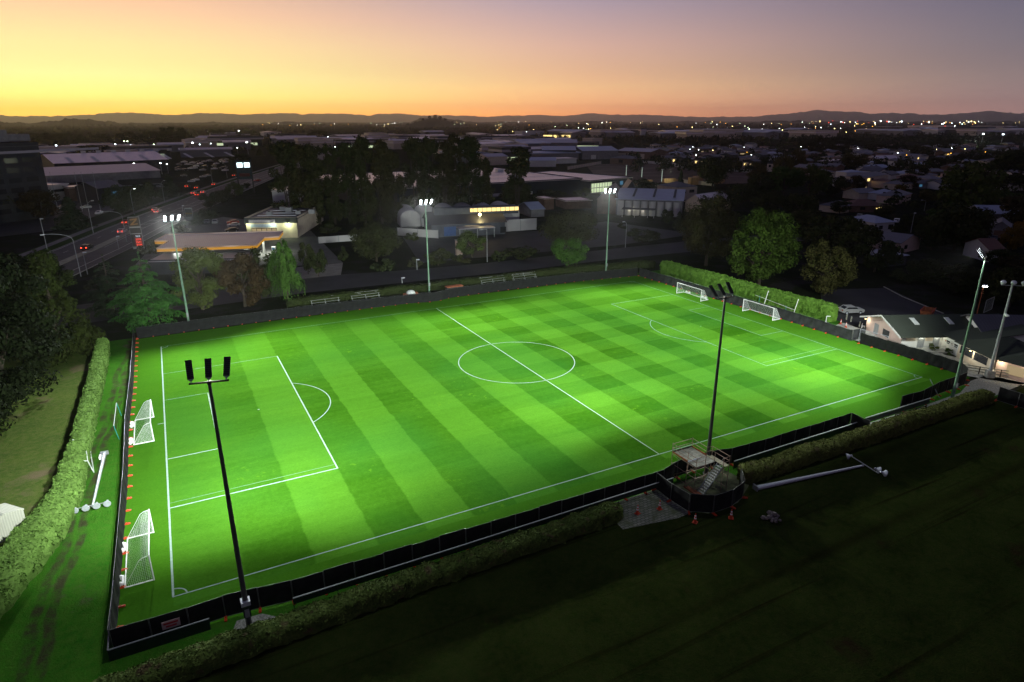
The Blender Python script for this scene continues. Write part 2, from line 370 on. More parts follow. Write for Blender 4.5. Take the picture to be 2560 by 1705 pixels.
# prototypes, one metre high with unit half-width: scaled per tree
def unit(V, h, r): V = V.copy(); V[:, :2] /= r; V[:, 2] /= h; return V
PROTO = {}
def proto(kind, V, F, h, r, trunk, mat):
    tm = np.array(trunk.v); tm = unit(tm, h, r); t2 = MB(); t2.v = [tuple(p) for p in tm]; t2.f = trunk.f
    PROTO.setdefault(kind, []).append((raw_mesh('crown', unit(V, h, r), F, mat), t2.mesh('trunk', 'bark')))
for mat in ('leaf_mid', 'leaf_dark', 'leaf_olive', 'leaf_rust', 'leaf_yellow', 'leaf_bright'):
    for s in range(3 if mat in ('leaf_mid', 'leaf_dark') else 2):
        V, F = crown_clumps(4.5, 4.5, 4.0, 5.2, 26, 105, .36, .28, .42); proto(mat, V, F, 9.6, 5.2, trunk_mb(9, .3, 5, 2.6, .2), mat)
for s in range(3):
    V, F = crown_conifer(12, 3.2, .4); t = MB(); t.tube((0, 0, -.1), (0, 0, 11.5), .28, .03, 7); proto('conifer', V, F, 12, 3.4, t, 'conifer')
for s in range(4):
    V, F = crown_clumps(4.7, 4.7, 14, 15.0, 60, 125, .46, .32, .52, 'column'); t = MB()
    for k in range(4): a = k*1.6; t.tube((.25*math.cos(a), .25*math.sin(a), -.1), (1.6*math.cos(a), 1.6*math.sin(a), 24), .28, .05, 6)
    proto('poplar', V, F, 30, 4.8, t, 'leaf_pop')
for s in range(2):
    V, F = crown_clumps(1.3, 1.3, .75, .75, 9, 60, .16); t = MB().tube((0, 0, -.05), (0, 0, .8), .06, .03, 5); proto('shrub', V, F, 1.6, 1.45, t, 'leaf_mid')
    V, F = crown_clumps(1.3, 1.3, .75, .75, 9, 60, .16); t = MB().tube((0, 0, -.05), (0, 0, .8), .06, .03, 5); proto('shrub_dark', V, F, 1.6, 1.45, t, 'leaf_dark')
NT_TREE = {'poplar': 'poplar_tree', 'conifer': 'conifer_tree', 'shrub': 'shrub', 'shrub_dark': 'shrub'}
_tn = [0]
def tree(kind, P, h, wd, label, group=None, cat=None):
    """wd = full crown width"""
    _tn[0] += 1; cm, tm = PROTO[kind][_tn[0] % len(PROTO[kind])]
    nm = NT_TREE.get(kind, 'broadleaf_tree')
    t = thing(nm, label, cat or ('shrub' if nm == 'shrub' else 'tree'), (P[0], P[1], 0), random.uniform(0, 6.28), group); t.scale = (wd/2, wd/2*random.uniform(.9, 1.1), h)
    link('crown', cm, t); link('trunk' if nm != 'shrub' else 'stem', tm, t); return t
def own_tree(name, VF, mat, trunk, P, label, cat='tree', rz=0):
    t = thing(name, label, cat, (P[0], P[1], 0), rz); link('crown', raw_mesh('crown', VF[0], VF[1], mat), t); trunk.build('trunk', 'bark', t); return t
# ------------------------------------------------------------------ the setting: ground, fields, pitch, roads
def sheet(name, poly, z, mat, label=None, kind='structure'):
    m = MB(); m.add([(x, y, z) for x, y in poly], [tuple(range(len(poly)))]); return struct(m.build(name, mat), label, kind)
def grass_mat(name, a, b, dead, bumps=.5, dirt=(.09, .07, .045), dirt_lo=.62, fine=14, track=None, rut=None):
    k = NT(name).set(.9, 0, 0.); co = k.obco()
    f = k.mr(k.noise(.22, 5, .6, co), .35, .65); g = k.mr(k.noise(fine, 3, .6, co), .25, .75); h = k.mr(k.noise(1.7, 4, .6, co), .3, .7)
    c = k.mix(f, a+(1,), b+(1,)); c = k.mix(k.math('MULTIPLY', g, .6), c, tuple(x*.35 for x in a)+(1,)); c = k.mix(k.math('MULTIPLY', h, .45), c, dead+(1,))
    c = k.mix(k.mr(k.noise(.13, 5, .65, co), dirt_lo, dirt_lo+.1), c, dirt+(1,))
    if track:   # worn wheel tracks: long thin noise along a direction
        tr = k.mr(k.noise(.16, 3, .55, co, (.045, 1, 1, track)), .56, .66); tr2 = k.mr(k.noise(.9, 3, .6, co, (.03, 1, 1, track)), .58, .7)
        c = k.mix(k.math('MULTIPLY', k.math('MAXIMUM', k.math('MULTIPLY', tr, .6), k.math('MULTIPLY', tr2, .9)), .85), c, (dirt[0]*.35, dirt[1]*.35, dirt[2]*.3, 1))
    if rut:     # two wheel ruts worn along a line
        (x0, y0), (x1, y1) = rut; d = math.hypot(x1-x0, y1-y0); nx, ny = -(y1-y0)/d, (x1-x0)/d
        sp = k.new('ShaderNodeSeparateXYZ'); k.t.links.new(co, sp.inputs[0])
        q = k.math('ADD', k.math('ADD', k.math('MULTIPLY', sp.outputs[0], nx), k.math('MULTIPLY', sp.outputs[1], ny)), -(x0*nx+y0*ny))
        q = k.math('ADD', q, k.math('MULTIPLY', k.math('SUBTRACT', k.noise(.12, 2, .5, co), .5), 2.4))
        r_ = k.mr(k.math('ABSOLUTE', k.math('SUBTRACT', k.math('ABSOLUTE', q), .55)), .22, .55, 1, 0, True)
        r_ = k.math('MULTIPLY', r_, k.mr(k.noise(.55, 4, .65, co), .38, .58)); c = k.mix(k.math('MULTIPLY', r_, .85), c, (.05, .04, .026, 1))
    k.base(c); k.bump(k.noise(fine*.6, 4, .7, co), bumps, .12); return k.m
MAT['ground'] = grass_mat('town_ground', (.016, .024, .012), (.024, .03, .014), (.03, .026, .02), .2, (.03, .028, .028), .5, 2)
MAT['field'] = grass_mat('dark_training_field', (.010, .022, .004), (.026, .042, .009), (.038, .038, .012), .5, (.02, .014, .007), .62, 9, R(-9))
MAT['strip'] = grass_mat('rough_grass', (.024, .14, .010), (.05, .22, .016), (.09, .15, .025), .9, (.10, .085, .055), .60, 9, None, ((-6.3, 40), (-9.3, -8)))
MAT['lawn'] = grass_mat('worn_lawn', (.06, .13, .022), (.10, .17, .03), (.19, .17, .07), .6, (.17, .14, .08), .56, 9)
sheet('ground', [(-28900, -640), (28900, -640), (28900, 28900), (-28900, 28900)], 0, 'ground')
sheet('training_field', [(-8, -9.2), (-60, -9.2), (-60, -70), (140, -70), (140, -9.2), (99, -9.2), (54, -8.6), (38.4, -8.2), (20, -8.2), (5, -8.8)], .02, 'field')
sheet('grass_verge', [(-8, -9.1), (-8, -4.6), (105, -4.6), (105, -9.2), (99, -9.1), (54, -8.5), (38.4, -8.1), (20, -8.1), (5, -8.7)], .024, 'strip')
sheet('grass_strip', [(-8.5, 76), (-8.5, 21), (-12.5, 4), (-16, -9.59), (-3.8, -9.59), (-3.8, 76)], .028, 'strip')
sheet('lawn', [(-9.2, 74), (-30, 74), (-45, 20), (-30, -9.4), (-14.6, -9.4), (-12.4, 6), (-9.2, 22)], .02, 'lawn')
sheet('end_strip', [(105.2, -1), (111.5, 18), (115, 18), (115, 75), (105.2, 75)], .024, 'strip')
# the pitch: mown stripes and cross bands are part of the turf itself
L, Wd = 99.18, 68.53
def turf():
    k = NT('mown_turf').set(.9, 0, 0.); co = k.obco(); sp = k.new('ShaderNodeSeparateXYZ'); k.t.links.new(co, sp.inputs[0]); x, y = sp.outputs[0], sp.outputs[1]
    wob = k.math('MULTIPLY', k.math('SUBTRACT', k.noise(.6, 2, .5, co), .5), .5)
    xw = k.math('ADD', x, wob); yw = k.math('ADD', y, wob)
    def band(v, period, off=0.):     # +1 / 0 bands with soft edges
        s = k.math('SINE', k.math('MULTIPLY', k.math('ADD', v, off), math.pi/period)); return k.mr(s, -.09, .09, 0, 1, True)
    inbox = band(xw, 5.5, 0); mid = band(xw, 4.728, -16.5+4.728); last = band(xw, 5.5, -82.68)
    a = k.math('LESS_THAN', xw, 16.5); b = k.math('GREATER_THAN', xw, 82.68)
    sx = k.math('ADD', k.math('MULTIPLY', mid, k.math('SUBTRACT', 1., k.math('MAXIMUM', a, b))), k.math('ADD', k.math('MULTIPLY', inbox, a), k.math('MULTIPLY', last, b)))
    sy = band(yw, 4.57, 4.57)
    near = k.mr(y, 66, 30, .62, 1., True)            # stripes fainter towards the far touchline
    right = k.mr(x, 34, 56, .22, 1.); box_l = k.mr(x, 3, 12, .25, 1)
    amp = k.math('MULTIPLY', near, box_l)
    tone = k.math('ADD', k.math('MULTIPLY', k.math('SUBTRACT', sx, .5), amp), k.math('MULTIPLY', k.math('MULTIPLY', k.math('SUBTRACT', sy, .5), right), .62))
    edge = k.math('MULTIPLY', k.math('MULTIPLY', k.math('GREATER_THAN', x, 0), k.math('LESS_THAN', x, L)), k.math('MULTIPLY', k.math('GREATER_THAN', y, -1.2), k.math('LESS_THAN', y, Wd+.4)))
    tone = k.math('MULTIPLY', tone, edge)
    big = k.math('SUBTRACT', k.noise(.05, 4, .6, co), .5); streak = k.math('SUBTRACT', k.noise(.6, 3, .6, co, (.12, 1, 1)), .5)
    t = k.math('ADD', .5, k.math('ADD', k.math('MULTIPLY', tone, .46), k.math('ADD', k.math('ADD', k.math('MULTIPLY', big, .7), k.math('MULTIPLY', k.math('SUBTRACT', k.noise(1.5, 4, .7, co), .5), .5)), k.math('MULTIPLY', streak, .5))), clamp=True)
    c = k.mix(t, (.026, .098, .0035, 1), (.092, .26, .020, 1))
    blue = k.mr(k.noise(.045, 3, .5, co), .42, .6); c = k.mix(k.math('MULTIPLY', blue, .38), c, (.030, .155, .022, 1), 'MIX')
    farside = k.mr(y, 40, 66, 0, .55, True); c = k.mix(farside, c, k.mix(t, (.036, .125, .001, 1), (.090, .25, .016, 1)))
    yel = k.math('MULTIPLY', k.mr(k.noise(.75, 5, .7, co), .60, .68), k.mr(k.noise(.06, 3, .5, co), .50, .6))
    c = k.mix(k.math('MULTIPLY', yel, .55), c, (.12, .27, .012, 1))
    rim = k.math('SUBTRACT', 1., edge); c = k.mix(k.math('MULTIPLY', rim, .55), c, (.05, .16, .008, 1))
    fine = k.mr(k.noise(4.5, 5, .8, co), .25, .75); c = k.mix(k.math('MULTIPLY', fine, .42), c, (.012, .055, .006, 1))
    k.base(c); k.bump(k.noise(7, 4, .7, co), .35, .06); return k.m
MAT['turf'] = turf()
sheet('pitch', [(-3.9, -4.6), (46, -5.5), (48.5, -4.7), (52, -4.7), (54, -5.5), (75, -5.6), (85, -5.3), (98, -4.9), (105.4, -3.4), (105.4, 16), (104.8, 74), (60, 74.8), (28, 75.2), (-3.9, 75)], .036, 'turf')
MAT['line'] = plain('pitch_line_paint', (.27, .37, .31), .8, 0, .1, .12, 3)
MAT['line_mid'] = plain('thin_line_paint', (.15, .29, .19), .8, 0, .1, .15, 3)
MAT['line_faint'] = plain('worn_line_paint', (.12, .26, .13), .8, 0, .1, .2, 3)
def markings():
    m = MB(); f = MB(); g2 = MB(); z = .046
    def ln(a, b, wd=.12, mm=m, zz=z):
        a = Vector((a[0], a[1], zz)); b = Vector((b[0], b[1], zz)); d = (b-a).normalized(); n = Vector((-d.y, d.x, 0))*wd/2; mm.quad(a-n, b-n, b+n, a+n)
    def arc(cx, cy, r, a0, a1, n=72, zz=z):
        for i in range(n):
            p = [(cx+q*math.cos(a), cy+q*math.sin(a), zz) for a in (R(a0+(a1-a0)*i/n), R(a0+(a1-a0)*(i+1)/n)) for q in (r-.06, r+.06)]
            m.quad(p[0], p[1], p[3], p[2])
    h = .06
    ln((-h, 0), (L+h, 0)); ln((-h, Wd), (L+h, Wd), .1, g2); ln((0, h), (0, Wd-h), .17); ln((L, h), (L, Wd-h), .12, g2); ln((L/2, h), (L/2, Wd/2-9.1)); ln((L/2, Wd/2-9.0), (L/2, Wd/2+9.0)); ln((L/2, Wd/2+9.1), (L/2, Wd-h))
    for s, x0, lw in ((1, 0, .16), (-1, L, .11)):
        g = .1*s; tm = m
        if s < 0: m = g2
        for hw, dp in ((20.16, 16.5), (9.16, 5.5)):
            ln((x0+g, Wd/2-hw), (x0+s*(dp-.06), Wd/2-hw), lw, m); ln((x0+g, Wd/2+hw), (x0+s*(dp-.06), Wd/2+hw), .1, g2); ln((x0+s*dp, Wd/2-hw-.06), (x0+s*dp, Wd/2+hw+.06), lw, m)
        arc(x0+s*11, Wd/2, 9.15, -52.5 if s > 0 else 127.5, 52.5 if s > 0 else 232.5, 40)
        arc(x0+s*11, Wd/2, .08, 0, 360, 10)
        arc(x0, 0, 1, *((4, 86) if s > 0 else (94, 176)), 12); arc(x0, Wd, 1, *((-86, -4) if s > 0 else (184, 266)), 12)
        m = tm
    arc(L/2, Wd/2, 9.15, 0, 360, 96); arc(L/2, Wd/2, .1, 0, 360, 10)
    ln((-.8, 35.6), (-.1, 35.6))
    ln((.1, Wd/2-19.2), (16.3, Wd/2-19.2), .09, f); ln((L-.1, Wd/2-18.9), (L-16, Wd/2-18.9), .08, f)
    struct(m.build('pitch_markings', 'line')); struct(g2.build('pitch_markings', 'line_mid')); struct(f.build('faint_pitch_markings', 'line_faint'))
markings()
# roads
MAT['asphalt'] = plain('asphalt', (.06, .06, .058), .75, 0, .3, .25, .3)
MAT['asphalt_dark'] = plain('dark_asphalt', (.022, .022, .025), .7, 0, .3, .35, .2)
MAT['footpath'] = plain('footpath', (.19, .175, .165), .9, 0, .2, .2, .5)
MAT['median'] = plain('median_pavers', (.34, .34, .24), .85, 0, .2, .2, .5)
MAT['verge'] = grass_mat('road_verge', (.03, .075, .014), (.045, .095, .018), (.07, .07, .03), .4, (.08, .07, .05), .7, 3)
def strip(name, left, right, z, mat, kind='structure', label=None):
    m = MB()
    vs = [(p[0], p[1], z) for p in left]+[(p[0], p[1], z) for p in right]; n = len(left)
    m.add(vs, [(i, i+n, i+n+1, i+1) for i in range(n-1)]); return struct(m.build(name, mat), label, kind)
axis = [(-52, 90), (-31, 146), (-20, 180), (-9, 219), (3, 258), (17, 300), (34, 352), (56, 415), (84, 490), (118, 580), (152, 672), (200, 800), (270, 980)]
def off(pts, d):
    o = []
    for i, p in enumerate(pts):
        a = pts[max(0, i-1)]; b = pts[min(len(pts)-1, i+1)]; t = Vector((b[0]-a[0], b[1]-a[1], 0)).normalized(); o.append((p[0]+t.y*d, p[1]-t.x*d))
    return o
strip('road', off(axis, -6.6), off(axis, 14.5), .03, 'asphalt')
struct(MB().build('road_verge', 'verge')) if False else strip('road_verge', off(axis, -14), off(axis, -6.9), .026, 'verge')
strip('footpath', off(axis, -13.2), off(axis, -10.6), .036, 'footpath')
def kerb(name, pts, d, wdt=.18, h=.13, mat='concrete'):
    a = off(pts, d); b = off(pts, d+wdt); m = MB(); n = len(a)
    vs = [(p[0], p[1], .0) for p in a]+[(p[0], p[1], h) for p in a]+[(p[0], p[1], h) for p in b]+[(p[0], p[1], 0) for p in b]
    fs = []
    for i in range(n-1):
        for j in range(3): fs.append((j*n+i, j*n+i+1, (j+1)*n+i+1, (j+1)*n+i))
    m.add(vs, fs); return struct(m.build(name, mat))
kerb('road_kerb', axis, -6.75); kerb('road_kerb', axis, 14.5)
med = axis[:4]; med2 = [(-31, 146), (-20, 180), (-11, 212)]
ml = off(med2, 3.0); mr_ = off(med2, 5.6)
m = MB(); m.prism([p for p in ml]+[p for p in reversed(mr_)], 0.0, .16); struct(m.build('median_strip', 'median'))
# painted road lines
m = MB()
def pline(pts, d, wd, z=.042):
    a = off(pts, d-wd/2); b = off(pts, d+wd/2); n = len(a)
    m.add([(p[0], p[1], z) for p in a]+[(p[0], p[1], z) for p in b], [(i, i+1, i+n+1, i+n) for i in range(n-1)])
fine_axis = []
for a, b in zip(axis, axis[1:]):
    nn = max(1, int(math.hypot(b[0]-a[0], b[1]-a[1])/3.))
    fine_axis += [(a[0]+(b[0]-a[0])*i/nn, a[1]+(b[1]-a[1])*i/nn) for i in range(nn)]
pline(axis, -6.0, .25); pline(axis[2:], 6.3, .18); pline(axis[3:], 2.4, .18); pline(axis, 11.5, .22)
for i in range(0, len(fine_axis)-2, 4): pline(fine_axis[i:i+2], -2.0, .2); 
for i in range(42, 110, 3):
    a = off(fine_axis, 2.5)[i]; b = off(fine_axis, 6.2)[min(i+1, len(fine_axis)-1)]
    d = Vector((b[0]-a[0], b[1]-a[1], 0)).normalized(); n_ = Vector((-d.y, d.x, 0))*.22
    m.quad(*[(p[0]+q*n_.x, p[1]+q*n_.y, .044) for p, q in ((a, -1), (b, -1), (b, 1), (a, 1))])
struct(m.build('road_lines', 'stripe_white'))
# side street behind the pitch, car parks, station forecourt
strip('side_street', [(-40, 104), (30, 110), (58, 105), (78, 103.5), (124, 104), (150, 103), (200, 98)], [(-40, 88), (29, 94), (58, 92.5), (78, 91), (104, 91.5), (131, 90), (190, 86)], .028, 'asphalt_dark')
sheet('garden_yard', [(62, 112), (72, 156), (118, 143), (150, 150), (160, 112), (125, 108)], .026, 'asphalt_dark')
sheet('forecourt', [(-6, 140), (6, 128), (44, 122), (48, 190), (24, 232), (12, 222), (0, 180)], .034, plain('forecourt_concrete', (.085, .085, .08), .8, 0, .3, .2, .4))
sheet('entrance_lane', [(30, 122), (44, 122), (40, 108), (30, 108)], .032, 'footpath')
sheet('club_car_park', [(113.5, 24.5), (112, 14), (134, 14), (139, 24), (146, 36), (131, 42), (116, 30)], .03, 'asphalt_dark')
sheet('shop_car_park', [(-60, 210), (-32, 224), (-8, 300), (6, 330), (-40, 330), (-75, 290)], .03, 'asphalt_dark')
sheet('vacant_lot', [(270, 330), (240, 250), (330, 235), (420, 330), (400, 420), (330, 430)], .02, plain('bare_earth', (.13, .09, .07), .95, 0, .1, .4, .05))
# kerb line round the club car park
m = MB()
for a, b in zip([(135.9, 18), (141.3, 29.7)], [(141.3, 29.7), (146, 37)]):
    d = Vector((b[0]-a[0], b[1]-a[1], 0)).normalized(); n_ = Vector((-d.y, d.x, 0))*.1
    m.prism([(a[0]-n_.x, a[1]-n_.y), (b[0]-n_.x, b[1]-n_.y), (b[0]+n_.x, b[1]+n_.y), (a[0]+n_.x, a[1]+n_.y)], 0, .15)
struct(m.build('car_park_kerb', 'concrete'))
# brick paving and pads in the verge
k = NT('brick_paving').set(.8, 0, .25); br = k.new('ShaderNodeTexBrick'); br.inputs['Scale'].default_value = 1.25; br.inputs['Mortar Size'].default_value = .035; br.inputs['Brick Width'].default_value = .6; br.inputs['Row Height'].default_value = .42
br.inputs['Color1'].default_value = (.22, .22, .18, 1); br.inputs['Color2'].default_value = (.14, .15, .12, 1); br.inputs['Mortar'].default_value = (.03, .04, .02, 1); k.t.links.new(k.obco(), br.inputs[0])
k.base(k.mix(k.mr(k.noise(.8, 4), .45, .7), br.outputs[0], (.07, .085, .04, 1))); MAT['paving'] = k.m
sheet('paved_pad', [(37.6, -5.6), (46, -5.6), (46, -10.4), (43, -10.6), (37.2, -9.6)], .034, 'paving')
sheet('gravel_path', [(74, -6), (88, -6.2), (98, -6), (104, -4.2), (108.5, -4), (110, -8.4), (98, -9), (74, -8.6)], .03, 'gravel')
sheet('scaffold_yard', [(44.6, -5.7), (53.5, -5.7), (54, -9.3), (50, -11.4), (46, -11.4), (44.6, -9.5)], .038, plain('rough_soil', (.10, .11, .06), .95, 0, .1, .6, 1.2))
m = MB(); pts = [(4.2, -5.2), (6.0, -5.3), (7.2, -6.4), (6.6, -8.0), (4.6, -8.2), (3.4, -7.2)]; m.prism(pts, .0, .05); struct(m.build('gravel_pad', 'gravel'))
sheet('clubhouse_path', [(105.7, -3), (105.8, 16), (109, 22.5), (113, 23.5), (117, 15), (112, 4), (118, -10), (109, -9)], .03, 'concrete')
# ------------------------------------------------------------------ hills, haze
def az_of(u): # azimuth of a survey column
    d = FW + RT*((u*2560/2354-1280)/FOC); return math.atan2(d.x, d.y)
def ridge(name, tab, dist, depth, mat, rough=.12, n=420):
    """a range of hills: heights from a table of bearings, real slopes in front and behind"""
    n *= 3; us = [t[0] for t in tab]; u = np.linspace(us[0], us[-1], n); vv = np.interp(u, us, [t[1] for t in tab])
    az = np.array([az_of(x) for x in u])
    el = (277.03-vv)*2560/2354/FOC*math.cos(PITCH)**2
    cosr = np.cos(az-YAW)   # columns away from the middle lie farther along the ray
    h = np.maximum(2, CAMP.z + dist*el*cosr)
    oc = lambda w_: np.convolve(RNG.normal(size=n+2*w_), np.hanning(w_)/np.sqrt((np.hanning(w_)**2).sum()), 'same')[w_:-w_]
    h = h + np.maximum(0, h-15)*0 + dist*.00062*(oc(41)*.7+oc(17)*.5+oc(7)*.35)*rough*9
    rows = [(-1., 0), (-.72, .22), (-.45, .5), (-.2, .82), (0, 1.), (.3, .85), (1, 0)]
    V = []; 
    for q, hh in rows:
        j = RNG.normal(size=n)*(.05 if 0 < hh < 1 else 0); j = np.convolve(j, np.ones(3)/2, 'same')
        rr = dist + q*depth; V.append(np.stack([CAMP.x+rr*np.sin(az), CAMP.y+rr*np.cos(az), h*np.clip(hh+j, 0, 1) - (3 if hh == 0 else 0)], 1))
    V = np.concatenate(V); F = [(r*n+i, r*n+i+1, (r+1)*n+i+1, (r+1)*n+i) for r in range(len(rows)-1) for i in range(n-1)]
    me = raw_mesh(name, V, np.array(F), mat); me.polygons.foreach_set('use_smooth', [True]*len(me.polygons)); return struct(link(name, me))
MAT['hill'] = plain('hill_bush', (.04, .05, .03), .95, 0, .05, .35, .003)
far = [(-250, 256), (-120, 252), (0, 262), (40, 264), (80, 262.5), (130, 263), (190, 265.5), (260, 266), (330, 260), (370, 257.5), (400, 258), (440, 262), (490, 262.5), (530, 257.5), (580, 260), (640, 262), (700, 258.5), (760, 260), (830, 261), (880, 263), (905, 260), (980, 264), (1050, 266), (1130, 267), (1180, 265.5), (1230, 263.5), (1280, 265.5), (1340, 262), (1400, 264.5), (1450, 263), (1500, 266), (1560, 269), (1620, 267.5), (1680, 267.5), (1740, 262), (1775, 257), (1810, 253.5), (1850, 256), (1880, 257.5), (1930, 263), (1990, 262.5), (2033, 266), (2090, 261.5), (2151, 257.5), (2235, 261.5), (2289, 256.5), (2354, 264), (2500, 262), (2650, 268)]
ridge('hill_range', far, 24000, 2200, 'hill', .12)
ridge('far_mountain', [(-300, 250), (-150, 246), (-40, 244), (0, 248), (40, 252), (90, 259), (150, 266), (200, 272)], 27000, 800, 'hill', .09, 90)
ridge('wooded_ridge', [(-250, 268), (-100, 272), (0, 272.5), (25, 274), (45, 279), (70, 280), (78, 271), (110, 270.5), (135, 279), (170, 280), (205, 279), (235, 277), (258, 271), (282, 273), (335, 276), (386, 281), (440, 282), (500, 284)], 7000, 800, 'hill', .13, 260)
ridge('wooded_ridge', [(440, 283), (520, 281), (640, 280), (700, 279), (760, 280), (830, 282), (900, 283), (975, 279), (990, 272), (1030, 270), (1050, 273), (1080, 279), (1150, 281), (1260, 281), (1330, 278), (1400, 280), (1500, 281), (1560, 279), (1700, 280), (1850, 282), (2000, 281), (2150, 282), (2354, 281), (2550, 280)], 7800, 700, 'hill', .13, 420)
HAZE = .00004
hm = MB(); hm.box(-29000, -650, -1, 29000, 29000, 680)
ho = struct(hm.build('haze', None), 'thin dusk haze over the town', 'stuff')
hmt = bpy.data.materials.new('haze'); hmt.use_nodes = True; t_ = hmt.node_tree; t_.nodes.clear()
pv = t_.nodes.new('ShaderNodeVolumePrincipled'); pv.inputs['Color'].default_value = (.98, .96, .96, 1); pv.inputs['Density'].default_value = HAZE; pv.inputs['Anisotropy'].default_value = .87
om = t_.nodes.new('ShaderNodeOutputMaterial'); t_.links.new(pv.outputs[0], om.inputs['Volume']); hmt.volume_intersection_method = 'FAST' if hasattr(hmt, 'volume_intersection_method') else None
ho.data.materials.append(hmt)
# ------------------------------------------------------------------ floodlight poles
FLOOD_W = 72000
def floodlight(P, aim, label, facelit=True, rz_bar=0., powk=1., hp=19.4, tilt=40, fan=9, box=False, cone=90):
    t = thing('floodlight_pole', label, 'floodlight', (P[0], P[1], 0), 0, 'pitch floodlight poles')
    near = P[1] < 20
    pm = 'pole_dark' if near and not P[0] > 90 else 'pole_grass_bounce'
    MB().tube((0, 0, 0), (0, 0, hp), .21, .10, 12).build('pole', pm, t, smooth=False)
    b = MB(); b.tube((0, 0, 0), (0, 0, .06), .38, .38, 12)
    for i in range(8): a = i*.785; b.tube((.31*math.cos(a), .31*math.sin(a), .05), (.31*math.cos(a), .31*math.sin(a), .16), .03, .03, 6)
    b.build('base_plate', 'galv_dull', t)
    MB().box(-.16, -.34, 1.5, .16, -.2, 2.2).build('access_door', 'galv_dull', t)
    if box:
        k = MB(); k.box(-.32, -.36, 2.5, .32, .3, 2.85); k.build('control_box', 'galv', t); MB().box(-.26, -.3, 1.5, .26, .24, 2.48).build('cable_shroud', 'board_green', t)
    d = Vector((aim[0]-P[0], aim[1]-P[1], 0)).normalized(); bx = Vector((-d.y, d.x, 0)); 
    ca = MB(); ca.tube(-bx*1.2+Vector((0, 0, hp+.05)), bx*1.2+Vector((0, 0, hp+.05)), .07, .07, 8); ca.tube((0, 0, hp-.1), (0, 0, hp+.14), .13, .13, 8); ca.build('crossarm', 'bark' if near else 'galv_dull', t)
    for i in (-1, 0, 1):
        hd = link('lamp_head', None, t)
        pos = bx*(1.05*i) + Vector((0, 0, hp+.15)); az = math.atan2(d.x, d.y) - R(fan)*i
        f = Vector((math.sin(az)*math.cos(R(tilt)), math.cos(az)*math.cos(R(tilt)), -math.sin(R(tilt)))); xr = Vector((math.cos(az), -math.sin(az), 0)); up = xr.cross(f)
        R3 = Matrix((xr, f, up)).transposed(); hd.matrix_local = Matrix.Translation(pos) @ R3.to_4x4()
        h = MB(); h.box(-.20, -.05, .2, .20, .05, 1.48)
        for q in range(9): h.box(-.19, -.09, .28+q*.13, .19, -.05, .30+q*.13)
        h.build('housing', 'black_metal', hd); MB().box(-.04, -.04, -.08, .04, .04, .24).box(-.14, -.03, .12, .14, .03, .2).build('bracket', 'galv_dull', hd)
        MB().box(-.185, .052, .24, .185, .06, 1.44).build('lens', 'flood_face', hd)
        ld = bpy.data.lights.new('flood_lamp', 'SPOT'); ld.energy = FLOOD_W*powk; ld.color = (.93, 1., .95); ld.spot_size = R(cone); ld.spot_blend = 1; ld.shadow_soft_size = .22
        lo = bpy.data.objects.new('flood_lamp', ld); COL.objects.link(lo); lo.parent = hd; lo.location = (0, .32, .85)
        A = Vector((aim[0], aim[1], 0)) + bx*(19.*i); src = Vector((P[0], P[1], 0)) + pos
        inv = R3.inverted()
        if i == 0 and near:
            l2 = bpy.data.lights.new('flood_spill', 'SPOT'); l2.energy = FLOOD_W*.034*powk; l2.color = (.93, 1., .95); l2.spot_size = R(150); l2.spot_blend = .5; l2.shadow_soft_size = .3  # added weak wide spot for back spill, no lamp of its own
            o2 = bpy.data.objects.new('flood_spill', l2); COL.objects.link(o2); o2.parent = hd; o2.location = (0, .36, .5); o2.rotation_euler = (inv @ Vector((0, 0, -1))).to_track_quat('-Z', 'Y').to_euler()
        dirl = inv @ (A-src).normalized(); lo.rotation_euler = dirl.to_track_quat('-Z', 'Y').to_euler()
    return t
floodlight((4.96, -6.7), (15, 41), 'dark floodlight pole in the gravel pad at the near corner, seen from behind', powk=1.18, hp=20.0, tilt=34, box=True, cone=100)
floodlight((51.3, -5.65), (49, 36), 'dark floodlight pole rising beside the scaffold tower', powk=.9, hp=19.5, tilt=42, cone=84)
floodlight((95.5, -6.4), (80, 33), 'pale floodlight pole at the end of the gravel path near the old lamp pole', powk=1.0, hp=19.2, fan=4, cone=108)
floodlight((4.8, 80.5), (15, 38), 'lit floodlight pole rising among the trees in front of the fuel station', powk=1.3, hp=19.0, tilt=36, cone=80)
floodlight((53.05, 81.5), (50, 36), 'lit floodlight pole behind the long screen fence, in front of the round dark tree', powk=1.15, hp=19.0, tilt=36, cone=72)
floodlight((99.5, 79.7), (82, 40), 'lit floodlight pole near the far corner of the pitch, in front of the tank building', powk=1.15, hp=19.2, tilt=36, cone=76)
# ------------------------------------------------------------------ screen fences of separate panels
PW = 2.46
def panel_meshes(cm, seed, h=1.98):
    random.seed(seed); m = MB(); nx, nz = 12, 7; ph = [random.uniform(0, 6.28) for _ in range(4)]; am = random.uniform(.03, .07)
    V = []
    for j in range(nz+1):
        for i in range(nx+1):
            x = PW*i/nx; z = .06+(h-.1)*j/nz; e = math.sin(math.pi*j/nz)*.6+.4
            V.append((x, (am*math.sin(x*2.1+ph[0]+z)+.5*am*math.sin(x*4.7+ph[1]-2*z))*e*math.sin(math.pi*min(1, max(0, i/nx)))**.3, z + (.03*math.sin(x*3+ph[2]) if j == nz else 0)))
    m.add(V, [(j*(nx+1)+i, j*(nx+1)+i+1, (j+1)*(nx+1)+i+1, (j+1)*(nx+1)+i) for j in range(nz) for i in range(nx)])
    return m.mesh('screen_cloth', cm, True)
fr = MB(); 
for x in (.03, PW-.03): fr.tube((x, 0, .02), (x, 0, 2.02), .022, .022, 5)
for z in (.1, 2.0): fr.tube((.03, 0, z), (PW-.03, 0, z), .02, .02, 5)
